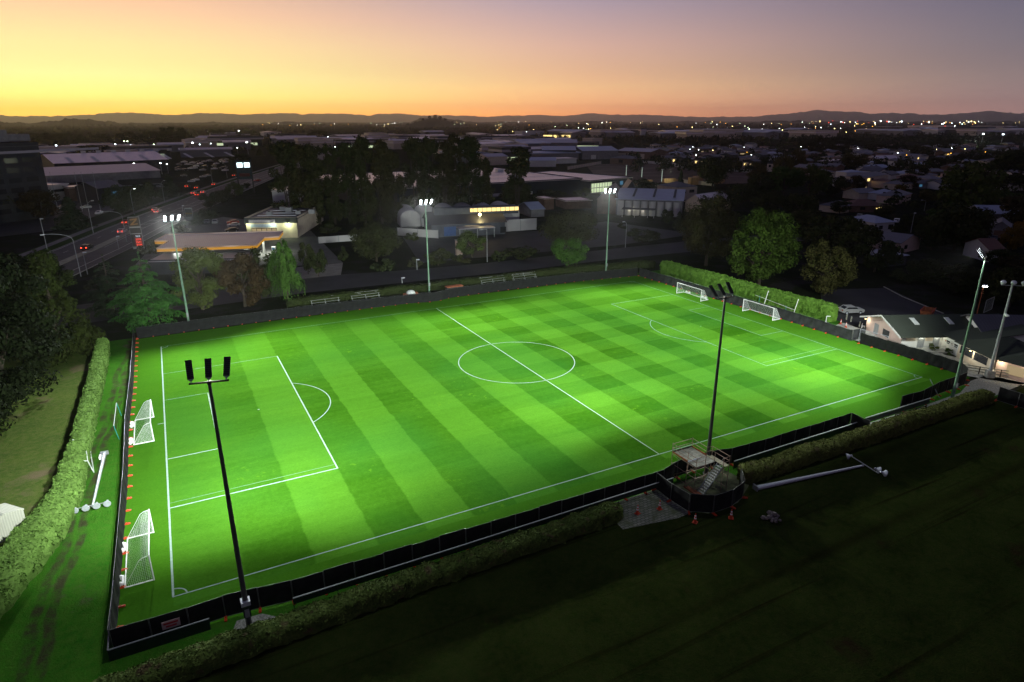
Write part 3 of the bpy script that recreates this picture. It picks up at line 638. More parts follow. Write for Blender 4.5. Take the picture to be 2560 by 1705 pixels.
FRAME_ME = fr.mesh('frame', 'fence_tube')
ft = MB(); ft.box(-.10, -.32, 0, .10, .32, .08); ft.box(-.08, -.26, .08, .08, .26, .12); ft.tube((0, .0, .14), (0, 0, .22), .05, .05, 6); FOOT_ME = ft.mesh('foot', 'orange')
CLOTH = [panel_meshes('cloth', s) for s in range(4)]; CLOTHG = [panel_meshes('cloth_grey', s+9) for s in range(3)]
random.seed(11)
def fence_line(pts, label, group, foot_side=0., cloth=CLOTH, feet=True, fo=-.06):
    segs = []; tot = 0
    for a, b in zip(pts, pts[1:]):
        l = math.hypot(b[0]-a[0], b[1]-a[1]); segs.append((tot, l, a, b)); tot += l
    def pt(s):
        for t0, l, a, b in segs:
            if s <= t0+l+1e-6: q = (s-t0)/l; return (a[0]+(b[0]-a[0])*q, a[1]+(b[1]-a[1])*q)
        return pts[-1]
    n = max(1, round(tot/PW))
    for i in range(n):
        a = pt(tot*i/n); b = pt(tot*(i+1)/n); l = math.hypot(b[0]-a[0], b[1]-a[1])
        jz = random.uniform(-.02, .03)
        t = thing('fence_panel', label, 'fence panel', (a[0], a[1], 0.03), math.atan2(b[1]-a[1], b[0]-a[0]), group); t.scale = (l/PW, 1, 1+jz)
        link('screen_cloth', random.choice(cloth), t); link('frame', FRAME_ME, t, (0, fo, 0))
        if feet: f = link('foot', FOOT_ME, t); f.location = (0, foot_side, 0)
fence_line([(-3.85, 74.9), (-3.75, 50), (-3.95, 36), (-3.7, 20), (-3.8, 0), (-3.9, -4.3)], 'black cloth screen panel on orange feet along the end line beside the pale hedge', 'screen fence panels by the pale hedge', .14, fo=-.09)
fence_line([(-3.9, -4.4), (1.3, -4.5), (3.9, -4.35), (8.8, -5.0), (30, -5.3), (45.2, -5.45), (46.2, -5.4), (48.4, -4.6), (51.8, -4.5), (54, -5.4), (60, -5.65), (74.8, -5.65)], 'black cloth screen panel along the near touchline rail', 'screen fence panels along the near touchline', -.22)
fence_line([(-3.6, 75.2), (10, 75.6), (28, 75.3), (47, 74.5), (49, 73.6), (53.4, 73.7), (55.2, 74.9), (67, 75.1), (86, 74.4), (103.6, 72.3)], 'black cloth screen panel along the far touchline', 'screen fence panels along the far touchline', .16, fo=.1)
fence_line([(103.9, 72.1), (104.2, 60), (104.7, 40), (105.0, 28), (104.9, 15.7)], 'dark cloth screen panel behind the two goals on the clubhouse side', 'screen fence panels behind the far goals', -.02, CLOTHG, fo=.1)
fence_line([(105.0, 14.2), (105.2, 8), (105.2, 1), (105.0, -1.8)], 'black cloth screen panel in front of the clubhouse doors', 'screen fence panels in front of the clubhouse', -.12, fo=.1)
fence_line([(85.1, -5.5), (90.2, -5.6), (94.8, -4.8), (98.1, -4.8), (102.5, -4.6), (105.1, -2.0)], 'black cloth screen panel leaning in a curve past the far lamp pole', 'screen fence panels by the gravel path', -.3)
fence_line([(44.45, -5.6), (44.38, -7.1), (44.36, -9.5), (44.7, -10.7), (46.6, -11.65), (49.1, -11.6), (51.2, -10.9), (52.5, -9.1)], 'black cloth screen panel in the round enclosure about the scaffold', 'screen fence panels round the scaffold', -.2)
fence_line([(74.9, -5.7), (74.8, -8.2)], 'dark mesh gate panel standing across the touchline walk', None, 0, CLOTH, False)
fence_line([(99.7, -9.8), (99.8, -12.6), (100.2, -17)], 'dark screen panel beyond the end of the near hedge', 'screen fence panels beyond the near hedge', -.2)
fence_line([(105.2, 15.8), (108.3, 15.6)], 'short dark screen panel across the gap by the clubhouse gable', None, 0, CLOTHG, False)
# wire mesh panels beside the gable
wf = thing('wire_fence', 'bare wire mesh fence behind the screen at the clubhouse gable', 'fence', (106.2, 15.2, 0), R(-86))
a = MB(); [a.tube((x, 0, 0), (x, 0, 2.2), .03, .03, 5) for x in (0, 2.4, 4.8)]; a.tube((0, 0, 2.15), (4.8, 0, 2.15), .025, .025, 5); a.tube((0, 0, .2), (4.8, 0, .2), .025, .025, 5); a.build('frame', 'galv', wf)
a = MB()
for i in range(33): a.box(.15*i-.006, -.004, .2, .15*i+.006, .004, 2.15)
for i in range(14): a.box(0, -.009, .2+.14*i, 4.8, -.005, .212+.14*i)
a.build('wire_mesh', 'galv_dull', wf)
# notice on the near screen
nb = thing('notice_board', 'small pink notice with red lettering hung on the near screen fence', 'notice', (-.1, -4.62, 1.15))
MB().box(-.6, -.03, -.33, .6, 0, .33).build('panel', plain('notice_pink', (.42, .3, .29), .6), nb)
MB().box(-.48, -.036, .04, .48, -.031, .2).box(-.36, -.036, -.2, .36, -.031, -.06).build('lettering', plain('notice_red', (.35, .03, .03), .6), nb)
# ------------------------------------------------------------------ touchline rails with boards
def rail(pts, label, board=(.1, .82), rmat='rail_white', group='spectator rails'):
    o = Vector((pts[0][0], pts[0][1], 0)); t = thing('spectator_rail', label, 'rail', o, 0, group)
    P = [Vector((p[0], p[1], 0))-o for p in pts]
    m = MB(); m.path([p+Vector((0, 0, 1.02)) for p in P], .055, 8); m.build('top_rail', rmat, t)
    if board:
        b = MB()
        for p, q in zip(P, P[1:]):
            d = (q-p).normalized(); n = Vector((-d.y, d.x, 0))*.02
            b.add([p-n+Vector((0, 0, board[0])), q-n+Vector((0, 0, board[0])), q+n+Vector((0, 0, board[0])), p+n+Vector((0, 0, board[0]))]+[p-n+Vector((0, 0, board[1])), q-n+Vector((0, 0, board[1])), q+n+Vector((0, 0, board[1])), p+n+Vector((0, 0, board[1]))],
                  [(0, 3, 2, 1), (4, 5, 6, 7), (0, 1, 5, 4), (1, 2, 6, 5), (2, 3, 7, 6), (3, 0, 4, 7)])
        b.build('board', 'board_green', t)
    for p, q in zip(P, P[1:]):
        k = max(1, int((q-p).length/3.2))
        for i in range(k): c = p+(q-p)*(i/k); MB().tube((c.x, c.y, -.02), (c.x, c.y, 1.02), .035, .035, 6).build('post', 'board_green', t)
rail([(-4.1, 3.0), (-4.1, -5.2), (2.4, -5.2)], 'dark boarded rail wrapping the near corner of the pitch', (.02, .9), 'galv_dull')
rail([(8.3, -5.9), (22, -6.0), (46.4, -5.95)], 'white topped rail with long low boards between the corner and the scaffold', (.45, .85))
rail([(54.5, -6.4), (62, -6.45), (75, -6.5)], 'white topped rail with boards from the scaffold to the gate panel', (.1, .85))
rail([(77, -6.2), (84, -6.3), (90.2, -6.35)], 'pale rail above a dark board just beyond the gate panel', (.3, .9))
wr = thing('wooden_rail', 'low dark wooden rail on the gravel beside the near hedge', 'rail', (81.5, -7.2, 0), R(-2))
for x in (0, 2, 4, 6): MB().box(x-.06, -.06, 0, x+.06, .06, 1.0).build('post', 'bark', wr)
for z in (.35, .65, .92): MB().box(-.1, -.09, z, 6.1, -.062, z+.1).build('rail_board', 'bark', wr)
# ------------------------------------------------------------------ clipped hedges
def hedge(name, pts, h, label, mat, wd=1.6, dens=55, leaf=.11, hvar=.12, step=.5):
    """one clipped hedge along a line, widths and heights interpolated"""
    P = [np.array(p[:2], float) for p in pts]; S = [0]
    for a, b in zip(P, P[1:]): S.append(S[-1]+np.linalg.norm(b-a))
    n = max(4, int(S[-1]/step)); s = np.linspace(0, S[-1], n+1)
    cx = np.interp(s, S, [p[0] for p in P]); cy = np.interp(s, S, [p[1] for p in P]); ww = np.interp(s, S, [(p[2] if len(p) > 2 else wd) for p in pts])
    tx = np.gradient(cx, s); ty = np.gradient(cy, s); nx, ny = -ty, tx
    prof = np.array([(-.5, 0), (-.53, .35), (-.52, .7), (-.46, .93), (-.3, 1.), (0, 1.02), (.3, 1.), (.46, .93), (.52, .7), (.53, .35), (.5, 0)]); k = len(prof)
    ns = np.convolve(RNG.normal(size=n+21), np.ones(9)/9*2, 'same')[10:-10]; ns = ns[:n+1]
    hh = h*(1+hvar*.5*ns) + .06*RNG.normal(size=n+1)
    V = np.zeros((n+1, k, 3))
    for j, (q, z) in enumerate(prof):
        bulge = 1+.10*RNG.normal(size=n+1); endk = np.minimum(1, np.minimum(np.arange(n+1), n-np.arange(n+1))/1.5+.55)
        V[:, j, 0] = cx+nx*q*ww*bulge*endk; V[:, j, 1] = cy+ny*q*ww*bulge*endk; V[:, j, 2] = z*hh*endk**.3
    F = [(i*k+j, i*k+j+1, (i+1)*k+j+1, (i+1)*k+j) for i in range(n) for j in range(k-1)]
    Vf = V.reshape(-1, 3); F = np.array(F)
    caps = []
    for i in (0, n): caps += [(i*k+j, i*k+j+1, i*k+k-2-j, i*k+k-1-j) for j in range(k//2)]
    F = np.concatenate([F, np.array(caps)])
    A, B, C_, D_ = (Vf[F[:, i]] for i in range(4)); N = np.cross(B-A, D_-A); ar = np.linalg.norm(N, axis=1)+1e-6; N = N/ar[:, None]
    ctr = (A+B+C_+D_)/4; axis_c = np.stack([np.interp(ctr[:, 0]*0, [0], [0])]*3, 1)
    cnt = RNG.poisson(ar*dens); idx = np.repeat(np.arange(len(F)), cnt); uu, v2 = RNG.uniform(0, 1, (2, len(idx), 1))
    Q = (A[idx]*(1-uu)+B[idx]*uu)*(1-v2)+(D_[idx]*(1-uu)+C_[idx]*uu)*v2
    N = N[idx]; N = np.where(N[:, 2:3] < -.05, -N, N); N[:, 2] = np.abs(N[:, 2])
    # outward for the side faces
    Q = Q + N*RNG.uniform(-.03, .10, (len(idx), 1))
    lv, lf = leafquads(Q, N+np.array((0, 0, .3)), leaf, .55, 1.0)
    VV, FF = cat_leaf([(Vf, F), (lv, lf)])
    return tag(link(name, raw_mesh(name, VV, FF, mat)), label, 'hedge')
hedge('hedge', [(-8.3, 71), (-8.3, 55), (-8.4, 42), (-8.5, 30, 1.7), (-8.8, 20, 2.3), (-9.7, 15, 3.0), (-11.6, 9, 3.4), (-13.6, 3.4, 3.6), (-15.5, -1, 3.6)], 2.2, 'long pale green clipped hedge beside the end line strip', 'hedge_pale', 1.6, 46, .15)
hedge('hedge', [(-12, -9.6), (-4, -8.9), (6, -8.5), (18, -7.9), (30, -7.8), (38.3, -7.6)], 1.35, 'dark clipped hedge with browned top along the verge up to the brick paving', 'hedge_dark', 1.7, 75, .115)
hedge('hedge', [(53.3, -8.6), (62, -8.7), (74, -9.0), (88, -9.0), (98.5, -9.2)], 1.5, 'dark clipped hedge between the scaffold and the gravel path', 'hedge_dark', 1.8, 60, .125)
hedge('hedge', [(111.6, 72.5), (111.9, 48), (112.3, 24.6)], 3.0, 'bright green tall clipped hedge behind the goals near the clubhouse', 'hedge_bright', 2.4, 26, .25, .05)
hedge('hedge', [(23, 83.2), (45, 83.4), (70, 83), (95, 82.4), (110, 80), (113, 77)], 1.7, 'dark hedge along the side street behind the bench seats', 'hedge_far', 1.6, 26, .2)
# ------------------------------------------------------------------ goals
def goal(P, rz, label, wheels=True, wd=7.4, h=2.44, dep=2.1, td=.75):
    """mouth along local x facing -y; net behind at +y"""
    t = thing('football_goal', label, 'goal', (P[0], P[1], .05), rz, 'portable football goals')
    m = MB(); m.tube((0, 0, 0), (0, 0, h), .06, .06, 8); m.tube((wd, 0, 0), (wd, 0, h), .06, .06, 8); m.tube((-.06, 0, h), (wd+.06, 0, h), .06, .06, 8); m.build('goal_frame', 'white_paint', t)
    b = MB(); b.tube((0, 0, .05), (0, dep, .05), .05, .05, 6); b.tube((wd, 0, .05), (wd, dep, .05), .05, .05, 6); b.tube((0, dep, .05), (wd, dep, .05), .05, .05, 6); b.build('ground_frame', 'white_paint', t)
    s = MB()
    for x in (0, wd): s.path([(x, 0, h), (x, td*.6, h-.08), (x, td, h-.25), (x, dep, .08)], .022, 5)
    s.build('net_support', 'white_paint', t)
    n = MB(); wv = .0075
    prof = [(0, h-.03), (td*.6, h-.16), (td, h-.42), (td+(dep-td)*.35, h*.52), (td+(dep-td)*.72, h*.2), (dep-.02, .06)]
    ls = [0]
    for a, b_ in zip(prof, prof[1:]): ls.append(ls[-1]+math.hypot(b_[0]-a[0], b_[1]-a[1]))
    def pp(q): return (np.interp(q, ls, [p[0] for p in prof]), np.interp(q, ls, [p[1] for p in prof]))
    nx = int(wd/.15)
    for i in range(nx+1):
        x = wd*i/nx
        for (y0, z0), (y1, z1) in zip(prof, prof[1:]): n.quad((x-wv, y0, z0), (x+wv, y0, z0), (x+wv, y1, z1), (x-wv, y1, z1))
    nq = int(ls[-1]/.15)
    for j in range(nq+1):
        y, z = pp(ls[-1]*j/nq); y2, z2 = pp(min(ls[-1], ls[-1]*j/nq+2*wv)); sg = 10
        for i in range(sg):
            xa, xb = wd*i/sg, wd*(i+1)/sg; sag = lambda x: -.10*math.sin(math.pi*x/wd)*math.sin(math.pi*j/nq)
            n.quad((xa, y, z+sag(xa)), (xb, y, z+sag(xb)), (xb, y2, z2+sag(xb)-.004), (xa, y2, z2+sag(xa)-.004))
    for x in (0.01, wd-.01):
        for i in range(1, 15):
            y = dep*i/15; zt = np.interp(y, [p[0] for p in prof], [p[1] for p in prof]); n.quad((x, y-wv, .05), (x, y+wv, .05), (x, y+wv, zt), (x, y-wv, zt))
        for j in range(1, 16):
            z = h*j/16; yb = np.interp(z, [p[1] for p in prof[::-1]], [p[0] for p in prof[::-1]]); n.quad((x, 0, z-wv), (x, yb, z-wv), (x, yb, z+wv), (x, 0, z+wv))
    n.build('net', 'net', t)
    if wheels:
        for x in (.9, 5.9):
            wb = MB(); wb.box(x-.55, dep+.05, .12, x+.55, dep+.2, .3); w_ = wb.build('wheel_carriage', 'white_paint', t)
            for q in (-.48, .48): MB().tube((x+q-.09, dep+.32, .2), (x+q+.09, dep+.32, .2), .2, .2, 10).build('wheel', 'white_paint', w_)
    return t
goal((-1.34, 2.95), R(90), 'white wheeled goal near the corner arc and the boarded corner rail')
goal((-1.22, 30.68), R(90), 'white wheeled goal level with the six yard box on the hedge side')
goal((100.5, 54.75), R(-90), 'white goal standing on the pitch edge nearer the far corner')
goal((102.6, 37.85), R(-90), 'white goal against the dark screen below the tall bright hedge', False)
# folded goals outside the fences
t = thing('old_goal', 'small teal legged goal leaning outside the end line fence', 'goal', (-4.9, 33.2, 0), R(90), 'old goals stored outside the fence')
MB().tube((0, 0, 0), (0, .25, 1.9), .05, .05, 6).tube((7.4, 0, 0), (7.4, .25, 1.9), .05, .05, 6).build('side_post', 'teal', t); MB().tube((0, .25, 1.9), (7.4, .25, 1.9), .045, .045, 6).build('crossbar', 'rail_white', t)
t = thing('old_goal', 'white metal goal frame lying folded against the pale hedge', 'goal', (-7.0, 25.5, 0), R(97), 'old goals stored outside the fence')
MB().path([(0, 0, .1), (0, .3, 1.6), (5.6, .3, 1.6), (5.6, 0, .1), (0, 0, .1)], .05, 6).build('frame', 'rail_white', t); MB().tube((0, .3, 1.6), (-.4, 1.3, 2.1), .05, .05, 6).tube((5.6, .3, 1.6), (5.2, 1.4, 2.2), .05, .05, 6).build('side_post', 'rail_white', t)
t = thing('old_goal', 'old white goal with net standing between the screen and the tall bright hedge', 'goal', (109.3, 38.6, 0), R(-90), 'old goals stored outside the fence')
for x in (0, 7.3): MB().tube((x, 0, 0), (x, .9, 3.1), .07, .06, 6).build('side_post', 'white_paint', t)
MB().tube((-2.5, .2, 1.7), (7.3, .2, 1.0), .03, .03, 5).build('crossbar', 'white_paint', t); MB().tube((-1.5, .3, 0), (-1.5, .3, 1.9), .05, .05, 6).tube((5.2, .3, 0), (5.2, .3, 1.3), .05, .05, 6).build('stay', 'teal', t)
t = thing('tap_stand', 'small white pipe stand at the end of the tall bright hedge', 'pipe stand', (108.6, 23.6, 0)); MB().path([(0, 0, 0), (0, 0, 1.9), (.5, -.4, 1.9)], .06, 6).build('pipe', 'white_paint', t); MB().box(-.12, -.12, .5, .12, .12, .8).build('valve_box', 'white_paint', t)
# ------------------------------------------------------------------ fallen old lamp poles
def bell_lamp(m, p, d, r=.34):
    d = Vector(d).normalized(); p = Vector(p); m.tube(p, p+d*.22, .10, .12, 10); m.tube(p+d*.22, p+d*.5, .12, r, 14); m.tube(p+d*.5, p+d*.58, r, r*.96, 14)
t = thing('old_lamp_pole', 'old grey lamp pole with four bell lamps lying on the grass beside the pale hedge', 'lamp pole', (-6.2, 29.6, .22), R(-92))
MB().tube((0, 0, 0), (11.9, 0, -.03), .20, .11, 12).build('pole', 'galv', t, smooth=False); MB().box(-.12, -.4, -.2, 0, .4, .25).build('base_plate', 'galv_dull', t); MB().box(.5, -.42, -.1, 1.3, -.2, .25).build('junction_box', 'white_paint', t)
MB().path([(11.9, -1.5, .12), (11.9, 1.5, .14)], .04, 6).build('crossarm', 'galv_dull', t)
for y in (-1.35, -.45, .45, 1.35):
    m = MB(); bell_lamp(m, (12.0, y, .35), (.95, .0, -.12)); m.build('lamp', 'galv', t)
t = thing('old_lamp_pole', 'old grey lamp pole with three bell lamps lying on the dark training field', 'lamp pole', (53.4, -10.5, .22), R(-9))
MB().tube((0, 0, 0), (14.2, 0, 0), .25, .11, 12).build('pole', 'galv', t); MB().box(-.1, -.36, -.2, 0.02, .36, .36).build('base_plate', 'galv_dull', t); MB().path([(14.2, -2, .1), (14.2, 1.9, .25)], .05, 6).build('crossarm', 'galv_dull', t)
for y, dx in ((1.7, -.5), (-1.3, .6), (-2.1, .75)):
    m = MB(); bell_lamp(m, (14.3, y, .35), (dx, .3 if y > 0 else -.4, -.25), .36); m.build('lamp', 'galv', t)
t = thing('old_lamp_pole', 'old standing lamp pole with three round lamps beside the clubhouse ramp', 'lamp pole', (108.0, -4.6, 0), R(-40))
MB().tube((0, 0, 0), (0, 0, 14.1), .26, .12, 12).build('pole', 'galv_dull', t); MB().box(-.5, -.5, 0, .5, .5, 1.1).build('pole_footing', 'concrete', t)
MB().tube((-1.4, 0, 13.9), (1.4, 0, 13.9), .05, .05, 6).build('crossarm', 'galv_dull', t)
for x in (-1.3, 0, 1.3):
    m = MB(); m.tube((x, 0, 13.95), (x, -.12, 14.15), .1, .16, 10); m.ball((x, -.22, 14.35), .36, 12, 8, .9); m.build('lamp', 'galv', t)
m = MB(); m.box(-.14, -.5, 9.6, .14, -.1, 9.8); m.ball((0, -.62, 9.65), .3, 10, 6, .6); m.build('floodlamp', 'rail_white', t)
t = thing('leaning_post', 'thin grey post leaning against the far floodlight pole', 'post', (95.1, -5.9, 0)); MB().tube((-1.2, .35, .0), (-2.4, 1.4, 2.6), .05, .05, 6).build('tube', 'galv', t)
# ------------------------------------------------------------------ scaffold tower with stairs
sx, sy = 47.35, -8.0
t = thing('scaffold_tower', 'rusty scaffold tower with a plank platform and stairs beside the touchline floodlight pole', 'scaffold', (sx, sy, 0))
H = 3.0
stand = [(0, 0, 4.0), (0, 1.25, 4.1), (0, 3.55, 4.1), (2.65, 3.5, 4.1), (2.6, 1.3, 4.0), (2.6, .15, 4.0), (3.25, 1.2, 4.0), (3.25, -1.2, 4.1), (2.4, -1.25, 4.0), (1.2, 0, 4.0)]
for x, y, z in stand: MB().tube((x, y, 0), (x, y, z), .034, .034, 6).build('standard', 'scaf_tube', t)
m = MB()
def hz(a, b, z): m.tube((a[0], a[1], z), (b[0], b[1], z), .03, .03, 5)
c0, c1, c2, c3, c4, c5 = (0, 0), (0, 1.25), (0, 3.55), (2.65, 3.5), (2.6, 1.3), (2.6, .15)
for z in (H+.5, H+1.0):
    for a, b in ((c0, c1), (c1, c2), (c2, c3), (c3, c4), ((0, 0), (1.2, 0)), ((2.6, 1.3), (3.25, 1.2)), ((3.25, 1.2), (3.25, -1.2)), ((3.25, -1.2), (2.4, -1.25))): hz(a, b, z)
m.build('guard_rail', 'scaf_tube', t)
m = MB()
for z in (.45, 1.7, H-.12):
    for a, b in ((c0, c2), (c2, c3), (c3, c5), (c0, c5), (c1, c4), ((3.25, 1.2), (3.25, -1.2))): hz(a, b, z)
m.build('ledger', 'scaf_tube', t)
m = MB()
for a, b in (((0, 3.5, .3), (0, .1, 2.8)), ((0, 3.5, 2.8), (2.6, 3.5, .3)), ((2.6, 3.4, .3), (2.6, .2, 2.8)), ((0, 0, .4), (2.6, .1, 2.7)), ((3.25, 1.1, .3), (3.25, -1.1, 2.8)), ((0, 1.25, 1.7), (2.6, 3.5, 2.8))): m.tube(a, b, .022, .022, 5)
m.build('brace', 'scaf_tube', t)
m = MB()
for i in range(10): m.box(.04+.255*i, 1.28, H-.05, .04+.255*i+.24, 3.5, H)
m.build('deck', 'scaf_deck', t)
m = MB()
for i in range(5): m.box(.03, .02+.25*i, H-.045, 2.6, .02+.25*i+.235, H-.003)
m.build('lower_deck', 'scaf_deck', t)
m = MB()
for i in range(3): m.box(2.66+.2*i, -1.2, H-.05, 2.66+.2*i+.19, 3.0 if i == 0 else 1.15, H)
m.build('walkway', plain('pale_planks', (.36, .34, .22), .75, 0, .2, .3, 3), t)
MB().box(-.03, 1.3, H, .03, 3.5, H+.15).build('toe_board', 'scaf_red', t); MB().box(2.62, 1.4, H+.001, 2.66, 3.5, H+.16).build('toe_board', 'scaf_red', t); MB().box(.05, 3.5, H, 2.6, 3.54, H+.15).build('toe_board', 'bark', t)
MB().box(.02, 1.18, H+.002, 1.7, 1.34, H+.05).build('cable_tray', 'galv', t)
m = MB()
for y in (-1.15, -.35): m.box(0, 0, 0, .01, .01, .01) if False else m.add([(2.5, y, H-.12), (2.5, y+.05, H-.12), (2.5, y+.05, H+.06), (2.5, y, H+.06), (.15, y, .22), (.15, y+.05, .22), (.15, y+.05, .42), (.15, y, .42)], [(0, 1, 2, 3), (7, 6, 5, 4), (0, 4, 5, 1), (1, 5, 6, 2), (2, 6, 7, 3), (3, 7, 4, 0)])
m.build('stringer', 'galv_dull', t)
for i in range(12):
    q = i/12; MB().box(.22+2.3*q, -1.1, .42+2.55*q, .46+2.3*q, -.36, .45+2.55*q).build('tread', 'scaf_step', t)
MB().box(-.5, -1.3, .3, .2, .9, .36).build('landing', 'scaf_red', t); MB().box(-.56, -1.3, .36, -.51, .9, .55).build('toe_board', 'scaf_red', t)
m = MB()
for y in (-1.12,): 
    m.tube((.1, y, 1.3), (2.5, y, H+1.0), .02, .02, 5); m.tube((.1, y, .85), (2.5, y, H+.55), .02, .02, 5); m.tube((.1, y, .3), (.1, y, 1.35), .02, .02, 5)
m.build('handrail', 'galv_dull', t)
# cones
cn = MB(); cn.box(-.2, -.2, 0, .2, .2, .05)
def cone(P, label, rz=0.):
    t = thing('traffic_cone', label, 'traffic cone', (P[0], P[1], .03), rz, 'orange traffic cones')
    b = MB(); b.box(-.23, -.23, 0, .23, .23, .05); b.tube((0, 0, .05), (0, 0, .12), .19, .165, 14); b.build('base', 'orange', t)
    MB().tube((0, 0, .12), (0, 0, .98), .155, .035, 14).build('cone_body', 'orange', t)
    for z in (.42, .68): r = .155-.12*(z-.12)/.86; MB().tube((0, 0, z), (0, 0, z+.13), r+.006, r+.006-.018, 14).build('reflective_band', 'white_paint', t)
cone((42.4, -8.6), 'orange cone on the brick paving close to the round enclosure'); cone((40.0, -8.2), 'orange cone on the brick paving nearest the dark hedge end', .3)
cone((43.9, -11.9), 'orange cone on the grass at the corner of the paving and enclosure', .5); cone((47.4, -13), 'orange cone alone on the grass beyond the round enclosure', .8)
cone((112.1, 23), 'orange cone touching the end of the tall bright hedge', .2); cone((111.1, 21.2), 'orange cone on the path just below the hedge end cone', .6)
# boulder / rubbish heap
t = thing('rubble_heap', 'small grey heap of rubble on the dark field beyond the cones', 'rubble'  , (50.8, -14.9, 0)); m = MB()
for i in range(38): a = random.uniform(0, 6.28); q = random.uniform(0, .8); s_ = random.uniform(.12, .3); m.ball((q*math.cos(a)*1.1, q*math.sin(a), .12+.55*(1-q)*random.random()), s_, 5, 4, .7)
m.build('stones', plain('rubble', (.16, .14, .13), .95, 0, .1, .6, 4), t)
# ------------------------------------------------------------------ bench seats on the far side
for x0, y0, x1, y1, lb in ((27.5, 81.6, 33.4, 81.6, 'slatted tiered bench nearest the weeping birch'), (35.8, 81.5, 42, 81.5, 'slatted tiered bench second from the weeping birch'), (65.8, 81.2, 72, 81.1, 'slatted tiered bench just past the middle floodlight pole'), (74, 80.9, 80.3, 80.8, 'slatted tiered bench farthest along toward the small lit tree')):
    l = x1-x0; t = thing('bench', lb, 'bench', (x0, y0, 0), 0, 'benches before the street hedge')
    for i in range(3):
        m = MB(); m.box(0, -.6+.55*i, .35+.4*i, l, -.3+.55*i, .40+.4*i); m.build('seat', 'bench_grey', t)
    MB().box(0, 1.1, 1.35, l, 1.16, 1.42).box(0, 1.1, 1.6, l, 1.16, 1.67).build('backrest', 'bench_grey', t)
    for x in (.2, l/2, l-.2): MB().box(x-.04, -.5, 0, x+.04, -.42, .35).box(x-.04, -.42, .3, x+.04, 1.2, .345).box(x-.04, .05, .345, x+.04, .13, .75).box(x-.04, .6, .345, x+.04, .68, 1.15).box(x-.04, 1.2, 0, x+.04, 1.26, 1.67).build('leg', 'galv_dull', t)
t = thing('covered_skip', 'red edged bin with a pale tarpaulin behind the far fence near the middle pole', 'bin', (47.3, 77.2, 0)); MB().box(-1.5, -.5, 0, 1.5, .6, 1.5).build('bin_body', 'scaf_red', t); m = MB(); m.ball((0, 0, 1.5), 1.0, 10, 6, .7); m.build('tarpaulin', 'rail_white', t)
t = thing('dugout_roof', 'low flat dugout roof just past the middle floodlight pole', 'dugout', (57.3, 77.3, 0)); MB().box(-1.9, -.6, 1.75, 1.9, .8, 1.9).build('roof', 'scaf_red', t); MB().box(-1.85, .6, 0, 1.85, .7, 1.75).build('back_wall', 'wall_dark', t); [MB().box(x, -.5, 0, x+.1, .58, 1.75).build('side_wall', 'wall_dark', t) for x in (-1.85, 1.75)]
t = thing('concrete_slab', 'pale concrete slab at the foot of the pole among the trees', 'slab', (4.8, 78.4, 0)); MB().box(-2, -.5, 0, 1.6, .5, .18).build('slab', 'concrete', t)
